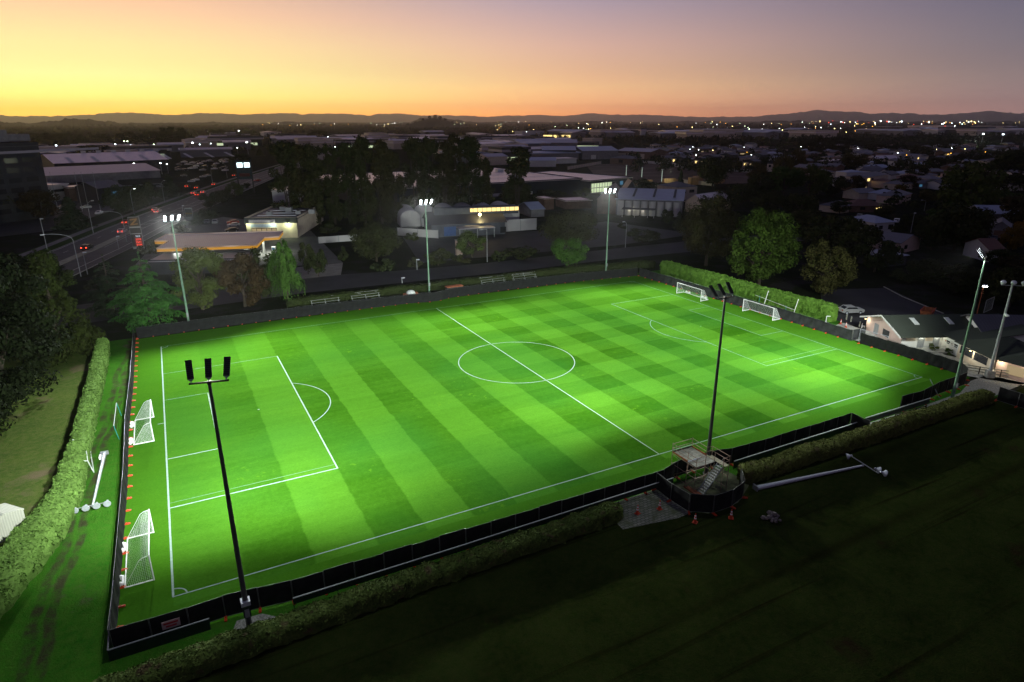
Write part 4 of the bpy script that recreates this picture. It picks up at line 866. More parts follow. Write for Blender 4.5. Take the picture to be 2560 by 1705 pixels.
# ------------------------------------------------------------------ buildings
def bld(name, A, B, d, h, label, cat, roof='gable', rh=2., wall='wall_grey', rmat='roof_violet', wins=(), group=None, over=.4, w=None, z0=0.):
    """front wall runs from A to B, the rest lies depth d behind it; wins: (side, along, z, width, height, material)"""
    dx, dy = B[0]-A[0], B[1]-A[1]; wd = w or math.hypot(dx, dy); rz = math.atan2(dy, dx)
    t = thing(name, label, cat, (A[0], A[1], z0), rz, group)
    m = MB()
    if roof == 'gable': m.box(0, 0, 0, wd, d, h); m.add([(0, 0, h), (0, d, h), (0, d/2, h+rh), (wd, 0, h), (wd, d, h), (wd, d/2, h+rh)], [(0, 2, 1), (3, 4, 5), (0, 3, 5, 2), (1, 2, 5, 4)])
    elif roof == 'gabley': m.box(0, 0, 0, wd, d, h); m.add([(0, 0, h), (wd, 0, h), (wd/2, 0, h+rh), (0, d, h), (wd, d, h), (wd/2, d, h+rh)], [(0, 1, 2), (3, 5, 4), (1, 4, 5, 2), (0, 2, 5, 3)])
    elif roof == 'mono': m.add([(0, 0, 0), (wd, 0, 0), (wd, d, 0), (0, d, 0), (0, 0, h), (wd, 0, h), (wd, d, h+rh), (0, d, h+rh)], [(0, 3, 2, 1), (4, 5, 6, 7), (0, 1, 5, 4), (1, 2, 6, 5), (2, 3, 7, 6), (3, 0, 4, 7)])
    else: m.box(0, 0, 0, wd, d, h)
    m.build('wall', wall, t)
    r = MB(); o = over; th = .14
    def slab(p):   # p four corners, give thickness
        q = [(x, y, z+th) for x, y, z in p]; r.add([(x, y, z+.012) for x, y, z in p]+q, [(0, 3, 2, 1), (4, 5, 6, 7), (0, 1, 5, 4), (1, 2, 6, 5), (2, 3, 7, 6), (3, 0, 4, 7)])
    if roof == 'gable':
        k = rh/(d/2)*o; slab([(-o, -o, h-k), (wd+o, -o, h-k), (wd+o, d/2, h+rh), (-o, d/2, h+rh)]); slab([(-o, d/2, h+rh), (wd+o, d/2, h+rh), (wd+o, d+o, h-k), (-o, d+o, h-k)])
    elif roof == 'gabley':
        k = rh/(wd/2)*o; slab([(-o, -o, h-k), (wd/2, -o, h+rh), (wd/2, d+o, h+rh), (-o, d+o, h-k)]); slab([(wd/2, -o, h+rh), (wd+o, -o, h-k), (wd+o, d+o, h-k), (wd/2, d+o, h+rh)])
    elif roof == 'mono':
        slab([(-o, -o, h), (wd+o, -o, h), (wd+o, d+o, h+rh), (-o, d+o, h+rh)])
    elif roof == 'hip':
        q = min(wd, d)/2; a, b = ((q, d/2), (wd-q, d/2)) if wd >= d else ((wd/2, q), (wd/2, d-q)); zz_ = h+.012
        vs = [(-o, -o, zz_), (wd+o, -o, zz_), (wd+o, d+o, zz_), (-o, d+o, zz_), (a[0], a[1], h+rh), (b[0], b[1], h+rh)]
        r.add(vs, [(3, 2, 1, 0), (0, 1, 5, 4), (2, 3, 4, 5), (1, 2, 5), (3, 0, 4)] if wd >= d else [(3, 2, 1, 0), (0, 1, 4), (1, 2, 5, 4), (2, 3, 5), (3, 0, 4, 5)])
    elif roof == 'flat':
        r.box(-o, -o, h+.012, wd+o, d+o, h+.25)
    r.build('roof', rmat, t)
    if roof == 'flat' and rh > 0:
        p = MB()
        for a, b in (((-o, -o), (wd+o, -o+.25)), ((-o, d+o-.25), (wd+o, d+o)), ((-o, -o+.25), (-o+.25, d+o-.25)), ((wd+o-.25, -o+.25), (wd+o, d+o-.25))): p.box(a[0], a[1], h+.25, b[0], b[1], h+.25+rh)
        p.build('parapet', wall, t)
    for wi in wins:
        side, x, z, ww, wh, mt = wi[:6]; nm = wi[6] if len(wi) > 6 else 'window'
        if side == 'f': b = (x, -.05, z, x+ww, -.003, z+wh)
        elif side == 'b': b = (x, d+.003, z, x+ww, d+.05, z+wh)
        elif side == 'l': b = (-.05, x, z, -.003, x+ww, z+wh)
        else: b = (wd+.003, x, z, wd+.05, x+ww, z+wh)
        MB().box(*b).build(nm, mt, t)
    return t
# sheds behind the pale hedge
bld('garden_shed', (-14.1, 14.6), (-11.7, 16.7), 2.5, 2.0, 'cream ribbed steel shed close against the pale hedge', 'shed', 'gabley', .45, 'shed_ribbed', 'shed_ribbed', [('f', .1, 0.05, .06, 1.9, 'board_green', 'door_frame')], 'cream steel sheds', .05)
bld('garden_shed', (-17.0, 17.2), (-14.4, 18.6), 2.8, 2.1, 'cream ribbed steel shed standing behind the other shed', 'shed', 'gabley', .45, 'shed_ribbed', 'shed_ribbed', [('f', .1, .05, .06, 1.9, 'board_green', 'door_frame')], 'cream steel sheds', .05)
for o in [o for o in sc.objects if o.name.startswith('garden_shed')]:
    wd = 3.0; MB().box(-.08, 1.2, 2.47, 3.3, 1.36, 2.6).build('ridge_cap', 'board_green', o) if False else None
# clubhouse
U_ = Vector((.9, -.436, 0)); V_ = Vector((-.436, -.9, 0)); A = Vector((108.5, 9.3, 0))
c1 = bld('clubhouse', A, A+U_*19, 10.4, 2.45, 'white clubhouse with a broad grey green gabled roof and two lit doorways', 'clubhouse', 'gable', 1.75, 'wall_white', 'roof_green',
         [('f', .7, 1.35, 1.5, .7, 'wall_cream'), ('f', 2.75, .05, 1.1, 2.05, 'galv_dull', 'door'), ('f', 4.0, 1.35, 1.2, .7, 'wall_cream'), ('f', 5.3, .05, 1.1, 2.05, 'galv_dull', 'door'), ('l', 3.4, .7, 1.9, 1.2, 'glass'), ('l', 6.6, .2, 1.3, 1.9, 'galv_dull', 'door')], None, .85)
MB().box(-.045, .05, .02, -.004, 10.35, 2.4).add([(-.045, .05, 2.4), (-.045, 10.35, 2.4), (-.045, 5.2, 4.0)], [(0, 2, 1)]).build('end_cladding', 'wall_pink', c1)
for o in [o for o in c1.children if o.name.startswith('window') or o.name.startswith('door')]: pass
k = 1.75/5.2
for x in (3.4, 9.4): MB().add([(x, 2.4, 2.45+2.4*k+.24), (x+.8, 2.4, 2.45+2.4*k+.24), (x+.8, 4.2, 2.45+4.2*k+.24), (x, 4.2, 2.45+4.2*k+.24), (x, 2.4, 2.45+2.4*k+.1), (x+.8, 2.4, 2.45+2.4*k+.1), (x+.8, 4.2, 2.45+4.2*k+.1), (x, 4.2, 2.45+4.2*k+.1)], [(0, 1, 2, 3), (0, 4, 5, 1), (1, 5, 6, 2), (2, 6, 7, 3), (3, 7, 4, 0)]).build('skylight', 'rail_white', c1)
bb = MB()
for q in (0, 1):
    y0, y1 = (-.9, 5.2) if q == 0 else (11.3, 5.2); z0, z1 = 2.2, 4.2
    bb.add([(-.95, y0, z0-.12), (-.95, y1, z1-.12), (-.95, y1, z1+.16), (-.95, y0, z0+.16), (-.87, y0, z0-.12), (-.87, y1, z1-.12), (-.87, y1, z1+.16), (-.87, y0, z0+.16)], [(0, 1, 2, 3), (7, 6, 5, 4), (3, 2, 6, 7), (0, 4, 5, 1), (0, 3, 7, 4)])
bb.build('barge_board', 'wall_white', c1)
MB().box(1.6, -2.4, 0, 7.1, -.06, .2).build('porch_step', 'concrete', c1)
MB().tube((2.0, -2.3, .2), (2.0, -2.3, 1.2), .03, .03, 5).tube((6, -2.3, .2), (6, -2.3, 1.2), .03, .03, 5).tube((2, -2.3, 1.2), (6, -2.3, 1.2), .03, .03, 5).tube((2, -2.3, .7), (6, -2.3, .7), .03, .03, 5).build('porch_rail', 'galv_dull', c1)
A5 = A+U_*6.9+V_*(-.2)
cs = bld('clubhouse_wing', A5, A5+V_*4.3, 12, 2.45, 'white clubhouse end wall carrying a round emblem sign and a red mark', 'clubhouse', 'mono', 1.6, 'wall_white', 'roof_green', [], None, .45)
MB().box(.9, -.05, 1.2, 4.2, -.004, 2.1).build('sign_board', 'rail_white', cs)
em = MB(); em.tube((2.6, -.055, 1.65), (2.6, -.08, 1.65), .40, .40, 20); e1 = em.build('emblem', 'wall_white', cs)
bp = MB(); bp.tube((2.6, -.084, 1.65), (2.6, -.09, 1.65), .13, .13, 5)
for i in range(5): a = i*1.2566+.6; bp.tube((2.6+.28*math.cos(a), -.084, 1.65+.28*math.sin(a)), (2.6+.28*math.cos(a), -.09, 1.65+.28*math.sin(a)), .085, .085, 5)
bp.build('emblem_patches', 'black_metal', e1)
for x in (1.25, 3.1): MB().box(x, -.06, 1.55, x+.85, -.054, 1.85).box(x+.1, -.06, 1.32, x+.75, -.054, 1.48).build('lettering', 'black_metal', cs)
MB().box(.95, -.06, 1.5, 1.15, -.054, 1.8).build('red_mark', 'scaf_red', cs)
def lamp_light(par, loc, W, col, name='wall_lamp', mat='lamp_warm', r=.09, kind='POINT', aim=None, size=60):
    m = MB(); m.box(loc[0]-.14, loc[1]-.05, loc[2]+.02, loc[0]+.14, loc[1]+.12, loc[2]+.12); q = m.build(name, 'black_metal', par)
    MB().box(loc[0]-.12, loc[1]-.04, loc[2]-.04, loc[0]+.12, loc[1]+.08, loc[2]+.015).build('lens', mat, q)
    ld = bpy.data.lights.new(name, kind); ld.energy = W; ld.color = col; ld.shadow_soft_size = r
    if kind == 'SPOT': ld.spot_size = R(size); ld.spot_blend = .6
    lo = bpy.data.objects.new(name+'_light', ld); COL.objects.link(lo); lo.parent = q; lo.location = (loc[0], loc[1]-.12, loc[2]-.16)
    if aim: lo.rotation_euler = Vector(aim).to_track_quat('-Z', 'Y').to_euler()
    return q
lamp_light(c1, (3.3, -.3, 2.2), 42, (1, 1, .8)); lamp_light(c1, (5.9, -.3, 2.2), 42, (1, 1, .8)); lamp_light(c1, (-.55, 10.0, 2.2), 50, (1, .9, .7))
A6 = A5+V_*4.5-U_*.35
c2 = bld('clubhouse_wing', A6, A6+V_*7.0, 9, 2.5, 'low cream clubhouse wing with long windows and green hip roof behind the old lamp pole', 'clubhouse', 'hip', 2.0, 'wall_cream', 'roof_green',
         [('f', .5, 1.0, 2.7, 1.2, 'glass'), ('f', 3.6, 1.0, 2.7, 1.2, 'glass')], None, .6)
A7 = Vector((109.6, -4.4, 0))
c3 = bld('clubhouse_wing', A7, (110.6, -17, 0), 9, 2.5, 'cream clubhouse wing with picture windows along the timber ramp railing', 'clubhouse', 'hip', 1.8, 'wall_pink', 'roof_green',
         [('f', 1.4, .7, 2.2, 1.4, 'win_dim'), ('f', 5.4, .6, 2.4, 1.6, 'glass')], None, .55)
lamp_light(c3, (.6, -.5, 2.3), 60, (1, .85, .6)); lamp_light(c3, (4.4, -.5, 2.3), 110, (1, .82, .6)); lamp_light(c2, (3.3, -.6, 2.3), 80, (1, .9, .65))
c4 = bld('clubhouse_wing', (119, 2), (127, -3), 9, 3.0, 'dark roofed clubhouse hall with a pale wall behind the wings', 'clubhouse', 'gable', 2.0, 'wall_white', 'roof_dark', [('f', 1.5, 1.2, 2.0, 1.1, 'glass'), ('f', 5.5, 1.2, 2.0, 1.1, 'glass')], None, .7)
t = thing('ramp_rail', 'low timber railing along the clubhouse ramp', 'rail', (106.5, -1.0, 0), R(-58)); 
for z in (.35, .75, 1.1): MB().box(0, -.04, z, 16, .04, z+.12).build('rail_board', 'scaf_deck', t)
for i in range(7): MB().box(2.6*i-.06, -.12, 0, 2.6*i+.06, -.045, 1.25).build('post', 'bark', t)
for (x, y, s_, lb) in ((112.6, 6.2, .9, 'low green shrub by the clubhouse emblem wall'), (113.2, 4.2, .7, 'small green shrub at the end of the clubhouse emblem wall')): tree('shrub', (x, y), 1.3*s_, 2.2*s_, lb, 'shrubs at the clubhouse')
t = thing('skip_bin', 'orange skip bin at the edge of the club car park', 'skip', (131.5, 18.6, 0), R(20)); MB().add([(-1.6, -.8, .1), (1.6, -.8, .1), (1.6, .8, .1), (-1.6, .8, .1), (-2, -.95, 1.35), (2, -.95, 1.35), (2, .95, 1.35), (-2, .95, 1.35)], [(0, 3, 2, 1), (0, 1, 5, 4), (1, 2, 6, 5), (2, 3, 7, 6), (3, 0, 4, 7)]).build('bin_body', 'scaf_red', t); MB().box(-2.05, -1, 1.35, 2.05, -.9, 1.45).box(-2.05, .9, 1.35, 2.05, 1, 1.45).build('rim', 'orange', t)
t = thing('wire_gate', 'tall wire mesh gate in the dark beyond the clubhouse roof', 'gate', (143.2, 14.5, 0), R(10)); m = MB(); m.path([(0, 0, .1), (0, 0, 2.6), (4.5, 0, 2.6), (4.5, 0, .1), (0, 0, .1)], .06, 5); m.build('frame', 'galv_dull', t); m = MB(); [m.box(.3*i-.01, -.01, .1, .3*i+.01, .01, 2.6) for i in range(1, 15)]; m.build('wire_mesh', 'galv_dull', t)
t = thing('yard_lamp', 'rusty yard lamp post with one lit lamp behind the clubhouse', 'lamp post', (139.6, 13.9, 0)); MB().tube((0, 0, 0), (0, 0, 6.2), .1, .08, 8).build('post', 'scaf_red', t); MB().box(-.25, -.5, 6.1, .25, .1, 6.35).build('lamp_housing', 'galv', t); MB().box(-.3, -.6, 5.95, .3, .05, 6.09).build('lens', 'lamp_white', t)
for i, (px, py) in enumerate(((175, 290), (230, 320), (335, 380))):
    P = at('cl', px, py); q = thing('path_bollard', 'short grey bollard along the path by the clubhouse gable', 'bollard', (P[0], P[1], 0), 0, 'bollards by the clubhouse gable'); MB().box(-.09, -.09, 0, .09, .09, 1.05).build('post', 'scaf_deck', q); MB().box(-.1, -.1, 1.05, .1, .1, 1.1).build('cap', 'galv_dull', q)
t = thing('plastic_chair', 'white plastic chair under the clubhouse gable', 'chair', tuple(at('cl', 380, 395)), .4); MB().box(-.25, -.25, .42, .25, .25, .46).build('seat', 'white_paint', t); MB().box(-.25, .21, .463, .25, .25, .9).build('backrest', 'white_paint', t); [MB().box(x-.03, y-.03, 0, x+.03, y+.03, .417).build('leg', 'white_paint', t) for x in (-.2, .2) for y in (-.2, .2)]
# fuel station
gx = at('g1', 460, 640); 
def poly_thing(name, label, cat, pts, z0, z1, part, mat, group=None):
    t = thing(name, label, cat, (pts[0][0], pts[0][1], 0), 0, group); m = MB(); m.prism([(p[0]-pts[0][0], p[1]-pts[0][1]) for p in pts], z0, z1); m.build(part, mat, t); return t
cz = 5.2
cp = [at('g1', *q, cz) for q in ((455, 600), (1670, 555), (1760, 465), (1945, 452), (1990, 388), (575, 428), (430, 505), (610, 505))]
cp = [Vector((p[0], p[1], 0)) for p in cp]; o = cp[0]
cc = sum(cp, Vector())/len(cp)
can = thing('station_canopy', 'stepped fuel station canopy with a yellow lit edge', 'canopy', (o.x, o.y, 0))
loc = [(p.x-o.x, p.y-o.y) for p in cp]
MB().prism(loc, cz-.06, cz).build('roof', 'roof_violet', can)
MB().prism(loc, cz-.75, cz-.7).build('soffit', 'wall_white', can)
ed = MB(); yb = MB(); n = len(loc); ccl = (cc.x-o.x, cc.y-o.y)
for i in range(n):
    a = Vector((*loc[i], 0)); b = Vector((*loc[(i+1) % n], 0)); d = (b-a).normalized(); nn = Vector((d.y, -d.x, 0))*.12
    for mm, z0, z1 in ((yb, cz-.72, cz-.08), (ed, cz-.075, cz+.28)):
        f = 1. if mm is yb else 1.5
        mm.add([(p.x, p.y, z) for z in (z0, z1) for p in (a+nn*f-d*.05, b+nn*f+d*.05, b+nn*.2, a+nn*.2)], [(0, 3, 2, 1), (4, 5, 6, 7), (0, 1, 5, 4), (1, 2, 6, 5), (2, 3, 7, 6), (3, 0, 4, 7)])
yb.build('fascia', 'yellow_band', can); ed.build('parapet', 'wall_pink', can)
mid0 = (Vector((*loc[0], 0))+Vector((*loc[6], 0)))/2; mid1 = (Vector((*loc[2], 0))+Vector((*loc[4], 0)))/2
for q in (.12, .45, .9):
    p = mid0.lerp(mid1, q); MB().box(p.x-.25, p.y-.25, 0, p.x+.25, p.y+.25, cz-.75).build('column', 'wall_white', can)
for q in (.15, .5, .85, .97):
    p = mid0.lerp(mid1, q); s_ = MB().box(p.x-.7, p.y-.7, cz-.80, p.x+.7, p.y+.7, cz-.755).build('soffit_lamp', 'lamp_white', can)
    ld = bpy.data.lights.new('canopy_light', 'AREA'); ld.energy = 650; ld.color = (.95, 1, .85); ld.size = 1.4; lo = bpy.data.objects.new('canopy_light', ld); COL.objects.link(lo); lo.parent = s_; lo.location = (p.x, p.y, cz-.86)
for q, lb in ((.28, 'fuel pump under the canopy toward the price sign'), (.68, 'fuel pump under the middle of the canopy'), (.93, 'brightly lit fuel pump at the open end of the canopy')):
    p = mid0.lerp(mid1, q)+o; t = thing('fuel_pump', lb, 'fuel pump', (p.x+1.5, p.y-1.2, .03), R(-12), 'fuel pumps'); MB().box(-.5, -.3, 0, .5, .3, 2.0).build('cabinet', 'wall_white', t); MB().box(-.35, -.34, 1.2, .35, -.303, 1.7).build('display', 'win_blue', t); MB().path([(.52, 0, 1.5), (.75, -.2, .9), (.55, -.1, .5)], .03, 5).build('hose', 'tyre', t)
s0 = at('g1', 345, 775, 2.9); s1 = at('g1', 1560, 745, 2.9)
st = bld('station_shop', (s0.x, s0.y), (s1.x, s1.y), 10.5, 3.2, 'low fuel station shop with a violet roof in front of the canopy', 'shop', 'flat', .25, 'wall_dark', 'roof_violet', [('b', 4, .4, 14, 2.2, 'win_green'), ('f', 9, 1.6, 1.2, .8, 'glass')], None, .3)
t = thing('price_sign', 'tall fuel price sign with a gold emblem and red digits by the road', 'price sign', (-4.6, 171.5, 0), R(-9))
MB().box(-1.5, -.25, 0, 1.5, .25, 9.4).build('pylon', 'galv_dull', t); pn = MB().box(-1.42, -.31, 6.6, 1.42, -.253, 9.3).build('emblem_panel', 'black_metal', t)
MB().box(-1.42, -.31, 4.6, 1.42, -.253, 6.2).build('name_panel', 'black_metal', t); pp_ = MB().box(-1.42, -.31, .7, 1.42, -.253, 4.4).build('price_panel', 'black_metal', t)
def text(s, size, x, y, z, mat, par, name, depth=.02, align='CENTER'):
    cu = bpy.data.curves.new('lettering', 'FONT'); cu.body = s; cu.size = size; cu.extrude = depth; cu.align_x = align
    ob = bpy.data.objects.new('tmp_text', cu); COL.objects.link(ob); bpy.context.view_layer.update()
    me = bpy.data.meshes.new_from_object(ob.evaluated_get(bpy.context.evaluated_depsgraph_get())); bpy.data.objects.remove(ob); me.materials.clear(); me.materials.append(MAT[mat])
    q = link(name, me, par, (x, y, z)); q.rotation_euler = (R(90), 0, 0); return q
zz_ = MB(); zz_.extr([(-.95, 8.75), (.95, 8.95), (.95, 8.6), (-.3, 7.35), (1.05, 7.55), (.9, 7.2), (-1.05, 7.0), (-1.0, 7.3), (.35, 8.55), (-.95, 8.4)], -.35, -.313); zz_.build('emblem', emit('gold_emblem', (1, .5, .1), .16), pn)
MAT['digit_red'] = emit('red_digits', (1, .08, .04), 1.8); MAT['digit_white'] = emit('white_digits', (.7, .85, 1), 1.6)
MB().box(-.6, -.335, .85, 1.3, -.312, 3.3).build('digit_backlight', emit('red_glow_panel', (.5, .02, .02), .16), pp_)
text('2215', .62, .35, -.345, 3.55, 'digit_white', pp_, 'price')
for z, s_ in ((2.55, '2379'), (1.75, '2541'), (.95, '2109')): text(s_, .72, .35, -.365, z, 'digit_red', pp_, 'price')
# shop with rooftop units
R0 = at('g1', 1480, 385); R1 = at('g1', 2170, 470)
rb = bld('retail_shop', (26.3, 175), (41, 168.3), 38, 5.9, 'flat roofed shop with rooftop units and a pale lit front behind the canopy', 'shop', 'flat', .5, 'wall_cream', 'roof_dark', [('f', 1.6, 1.2, 8, 2.1, 'glass'), ('f', 1.4, 3.5, 8.4, 1.0, 'roof_blue', 'sign_panel')], None, .2)
MB().box(-.2, -.6, 4.9, 16.6, -.25, 6.6).build('fascia', 'wall_dark', rb)
MB().box(1.2, -.68, 5.1, 9.5, -.605, 6.0).build('sign_panel', 'roof_violet', rb)
for i in range(5): MB().box(1.7+1.6*i, -.09, 1.3, 3.1+1.6*i, -.055, 3.1).build('shop_window', 'win_dim', rb)
for x, y, s_ in ((5, 6, 1.3), (9, 14, 1.6), (14, 8, 1.2), (18, 9, 1.5), (6, 18, 1.4)):
    u = MB().box(x, y, 6.5, x+s_*1.3, y+s_, 6.5+s_*.9).build('rooftop_unit', 'galv_dull', rb); MB().tube((x+s_*.6, y+s_/2, 6.5+s_*.9), (x+s_*.6, y+s_/2, 6.5+s_*1.1), s_*.35, s_*.35, 10).build('fan_cowl', 'black_metal', u)
for y in (4.5, 10.5, 17.): MB().box(2.5, y, 6.5, 15, y+.3, 6.75).build('duct', 'galv', rb)
lamp_light(rb, (13.5, -1.1, 4.7), 420, (.85, 1, .6)); lamp_light(rb, (8.5, -1.1, 4.7), 300, (.9, 1, .7)); lamp_light(rb, (.8, -1.1, 4.7), 200, (.85, 1, .6))
b2 = at('r1', 1815, 735); 
bld('small_shop', at('r1', 1870, 840), at('r1', 2150, 830), 20, 5.2, 'low shop with a pale lit side wall beyond the car park and before the poplars', 'shop', 'flat', .3, 'wall_white', 'roof_pale', [('l', 2, 1, 12, 2.6, 'win_green')], None, .3)
# roadside billboard
P = at('r1', 1692, 775); t = thing('billboard', 'tall two legged billboard with bright lamps beside the main road', 'billboard', (P[0], P[1], 0), R(-14))
for x in (-3.6, 3.6): MB().box(x-.3, -.25, 0, x+.3, .25, 17).build('post', 'black_metal', t)
fb = MB().box(-3.6, -.4, 7.2, 3.6, .3, 16.6).build('sign_face', plain('dark_sign', (.02, .045, .05), .5), t); MB().box(-2.6, -.44, 8.6, 2.6, -.405, 10.2).build('dull_lettering', plain('dull_red', (.12, .03, .02), .6), fb)
MB().box(-3.2, -.5, 13.2, -.4, -.41, 15.6).box(.3, -.5, 13.2, 3.1, -.41, 15.6).build('lit_panel', emit('sign_light', (.75, .95, 1), 2.5), fb)
t = thing('sign_board', 'small dark roadside sign board near the fuel station entry', 'sign', tuple(at('g1', 860, 270)), R(-10)); MB().box(-1.3, -.12, .6, 1.3, .12, 5.2).build('panel', 'galv_dull', t); MB().box(-1.15, -.16, 2.0, 1.15, -.125, 4.9).build('face', 'wall_dark', t); MB().box(-1.15, -.165, 3, 1.15, -.162, 3.4).build('lettering', 'leaf_yellow', t)
# big store
A = at('r3', 50, 765); B = at('r3', 672, 722); Cc = at('r3', 1032, 700)
S0 = Vector((A.x-95, A.y-2, 0)); 
bs = bld('hardware_store', (A.x-60, A.y-1), (B.x+2, B.y), 95, 7.2, 'huge flat pale roofed store with dark walls behind the poplars', 'store', 'flat', .4, 'wall_navy', 'roof_pale', [('f', 40, 1.2, 46, 1.4, 'wall_white', 'wall_band')], None, .3)
bs2 = bld('hardware_store', (B.x+3, B.y-6), (Cc.x+2, Cc.y+2), 62, 6.4, 'pale roofed store entrance block with a lit glass front', 'store', 'flat', .3, 'wall_navy', 'roof_pale', [('f', 1, .6, 16, 4.6, 'win_green', 'glass_front'), ('f', 24, 3.2, 2.5, 2, 'win_blue', 'lit_panel')], None, .3)
for i in range(8): MB().box(1+2.1*i, -.12, .6, 1.25+2.1*i, -.055, 5.2).build('mullion', 'wall_dark', bs2)
MB().box(1, -.12, 2.8, 17, -.056, 3.1).build('transom', 'wall_dark', bs2)
for y in (14, 34, 50):
    k = MB(); 
    for i in range(16): k.tube((30+5.5*i, y, 7.4), (30+5.5*i, y, 8.5), .05, .05, 4)
    k.tube((30, y, 8.5), (112, y, 8.5), .06, .06, 4); k.tube((30, y, 8.0), (112, y, 8.0), .05, .05, 4); k.build('roof_rail', 'galv', bs)
for x, y in ((42, 60), (70, 48), (100, 62), (86, 20)): MB().box(x, y, 7.46, x+4, y+3, 9).build('rooftop_unit', 'galv', bs)
for i in range(11):
    t = thing('timber_stack', 'banded stack of sawn timber in the lit yard beside the store', 'timber stack', (Cc.x+8+i*6.5, Cc.y+5+(i % 3)*5, 0), R(-8), 'timber stacks beside the store'); hh = random.uniform(2.2, 4.6)
    MB().box(0, 0, .15, 5.6, 2.6, hh).build('planks', 'timber', t); MB().box(1, -.02, .14, 1.2, 2.62, hh+.02).build('band', 'black_metal', t); MB().box(.5, .2, 0, .8, 2.4, .148).build('bearer', 'bark', t)
for i, (px, py, pt) in enumerate(((1000, 600, 530), (1107, 610, 545), (1243, 640, 560))):
    P = at('r3', px, py); t = thing('lit_mast', 'pale lit mast in the timber yard, number counted outward from the store', 'mast', (P[0], P[1], 0), 0, 'masts in the timber yard'); hh = hgt(P, 'r3', pt); MB().tube((0, 0, 0), (0, 0, hh), .25, .18, 6).build('pole', emit('glowing_pole', (.75, .95, .8), .4), t); MB().box(-.5, -.4, hh, .5, .4, hh+.3).build('lamp', 'galv', t)  # mast pole glows by emission in place of lamplight on it
    t['label'] = ('pale lit mast right beside the store corner', 'middle pale lit mast of the timber yard', 'pale lit mast at the far end of the timber yard')[i]
ld = bpy.data.lights.new('yard_light', 'POINT'); ld.energy = 2600; ld.color = (.9, 1, .7); ld.shadow_soft_size = .4; lo = bpy.data.objects.new('yard_light', ld); COL.objects.link(lo); lo.location = (Cc.x+26, Cc.y-1, 9)
# garden centre with arched roofs
G0 = at('r2', 1205, 1025); G1 = at('r2', 1705, 1000)
gc = bld('garden_centre', (G0.x, G0.y), (G1.x, G1.y), 16, 4.2, 'dark gabled garden centre with a row of lit high windows and arched tunnels behind', 'shop', 'gable', 3.0, 'wall_slate', 'roof_dark', [('f', 4, .3, 4, 3, 'tarp_blue', 'door'), ('f', 11, 2.2, 5, 1.2, 'win_dim'), ('f', 23, .5, 2, 2, 'glass')], None, .6)
MB().box(2, 5.5, 6.0, 14, 10.5, 8.4).build('clerestory_wall', 'wall_slate', gc)
MB().box(14.1, 5.5, 6.0, 31, 10.5, 8.4).build('lantern_wall', 'wall_slate', gc); q = MB().box(14.1, 5.42, 7.0, 31, 5.49, 8.2).build('lit_strip', 'win_warm', gc)
mu = MB(); [mu.box(15+1.6*i, 5.36, 7.0, 15.15+1.6*i, 5.417, 8.2) for i in range(10)]; mu.build('mullion', 'wall_dark', q)
for i in range(6):
    a = MB(); x0 = -7+7.4*i; prof = [(x0+3.5-3.5*math.cos(math.pi*k/12), 3.4+2.6*math.sin(math.pi*k/12)) for k in range(13)]; prof = [(x0, 0)]+prof+[(x0+7, 0)]
    a.extr(prof, 24, 42); a.build('tunnel_roof', 'wall_white' if i != 3 else 'roof_violet', gc)
MB().box(8, -5, 3.0, 20, -.1, 3.25).build('porch_roof', 'roof_violet', gc); [MB().box(x, -4.8, 0, x+.2, -4.6, 3.0).build('porch_post', 'galv_dull', gc) for x in (8.2, 14, 19.6)]
def wallfence(P, Q, h, label, mat, cat='fence', name='panel_fence', group=None):
    P = Vector((P[0], P[1], 0)); Q = Vector((Q[0], Q[1], 0)); l = (Q-P).length; t = thing(name, label, cat, P, math.atan2(Q.y-P.y, Q.x-P.x), group)
    MB().box(0, 0, .05, l, .1, h).build('panel', mat, t); n = max(1, int(l/6))
    if n < 30:
        pm = MB().box(-.08, -.1, 0, .08, -.004, h+.1).mesh('post', 'galv_dull')
        for i in range(n+1): q = link('post', pm, t); q.location = (l*i/n, 0, 0)
    return t
wallfence(at('r2', 970, 1010), at('r2', 1250, 1030), 2.6, 'pale corrugated fence between the round tree and the garden centre', 'wall_ribbed')
wallfence(at('r2', 430, 1065), at('r2', 700, 1045), 2.0, 'pale corrugated fence behind the fuel station shrubs', 'wall_ribbed')
wallfence(at('r2', 1700, 985), at('r2', 1920, 970), 4.0, 'tall pale wall joined to the garden centre toward the big dark tree', 'wall_ribbed', 'wall', 'yard_wall')
P = at('r2', 1390, 1143); t = thing('chimney_sign', 'pale brick pillar standing in the garden yard', 'pillar', (P[0], P[1], 0)); MB().box(-.9, -.5, 0, .9, .5, 4.2).build('shaft', 'wall_pink', t); MB().box(-1, -.6, 4.2, 1, .6, 4.4).build('cap', 'concrete', t)
P = at('r2', 1583, 1190); t = thing('yard_lamp', 'yard lamp post with a warm bright lamp before the garden centre', 'lamp post', (P[0], P[1], 0)); MB().tube((0, 0, 0), (0, 0, 8.8), .1, .07, 8).build('post', 'galv_dull', t); MB().box(-2.2, -.06, 8.7, .1, .06, 8.82).build('arm', 'galv_dull', t)
P = at('r2', 1527, 1000); t = thing('wall_lamp', 'bright yellow lamp on the garden centre gable', 'lamp', (P[0], P[1]-.6, 0)); MB().tube((0, 0, 0), (0, 0, 6.4), .08, .06, 6).build('post', 'galv_dull', t); MB().ball((0, -.3, 6.6), .5, 10, 6).build('globe', 'lamp_warm', t); ld = bpy.data.lights.new('gable_lamp', 'POINT'); ld.energy = 520; ld.color = (1, .8, .35); ld.shadow_soft_size = .3; lo = bpy.data.objects.new('gable_lamp', ld); COL.objects.link(lo); lo.parent = t; lo.location = (0, -1.2, 6.2)
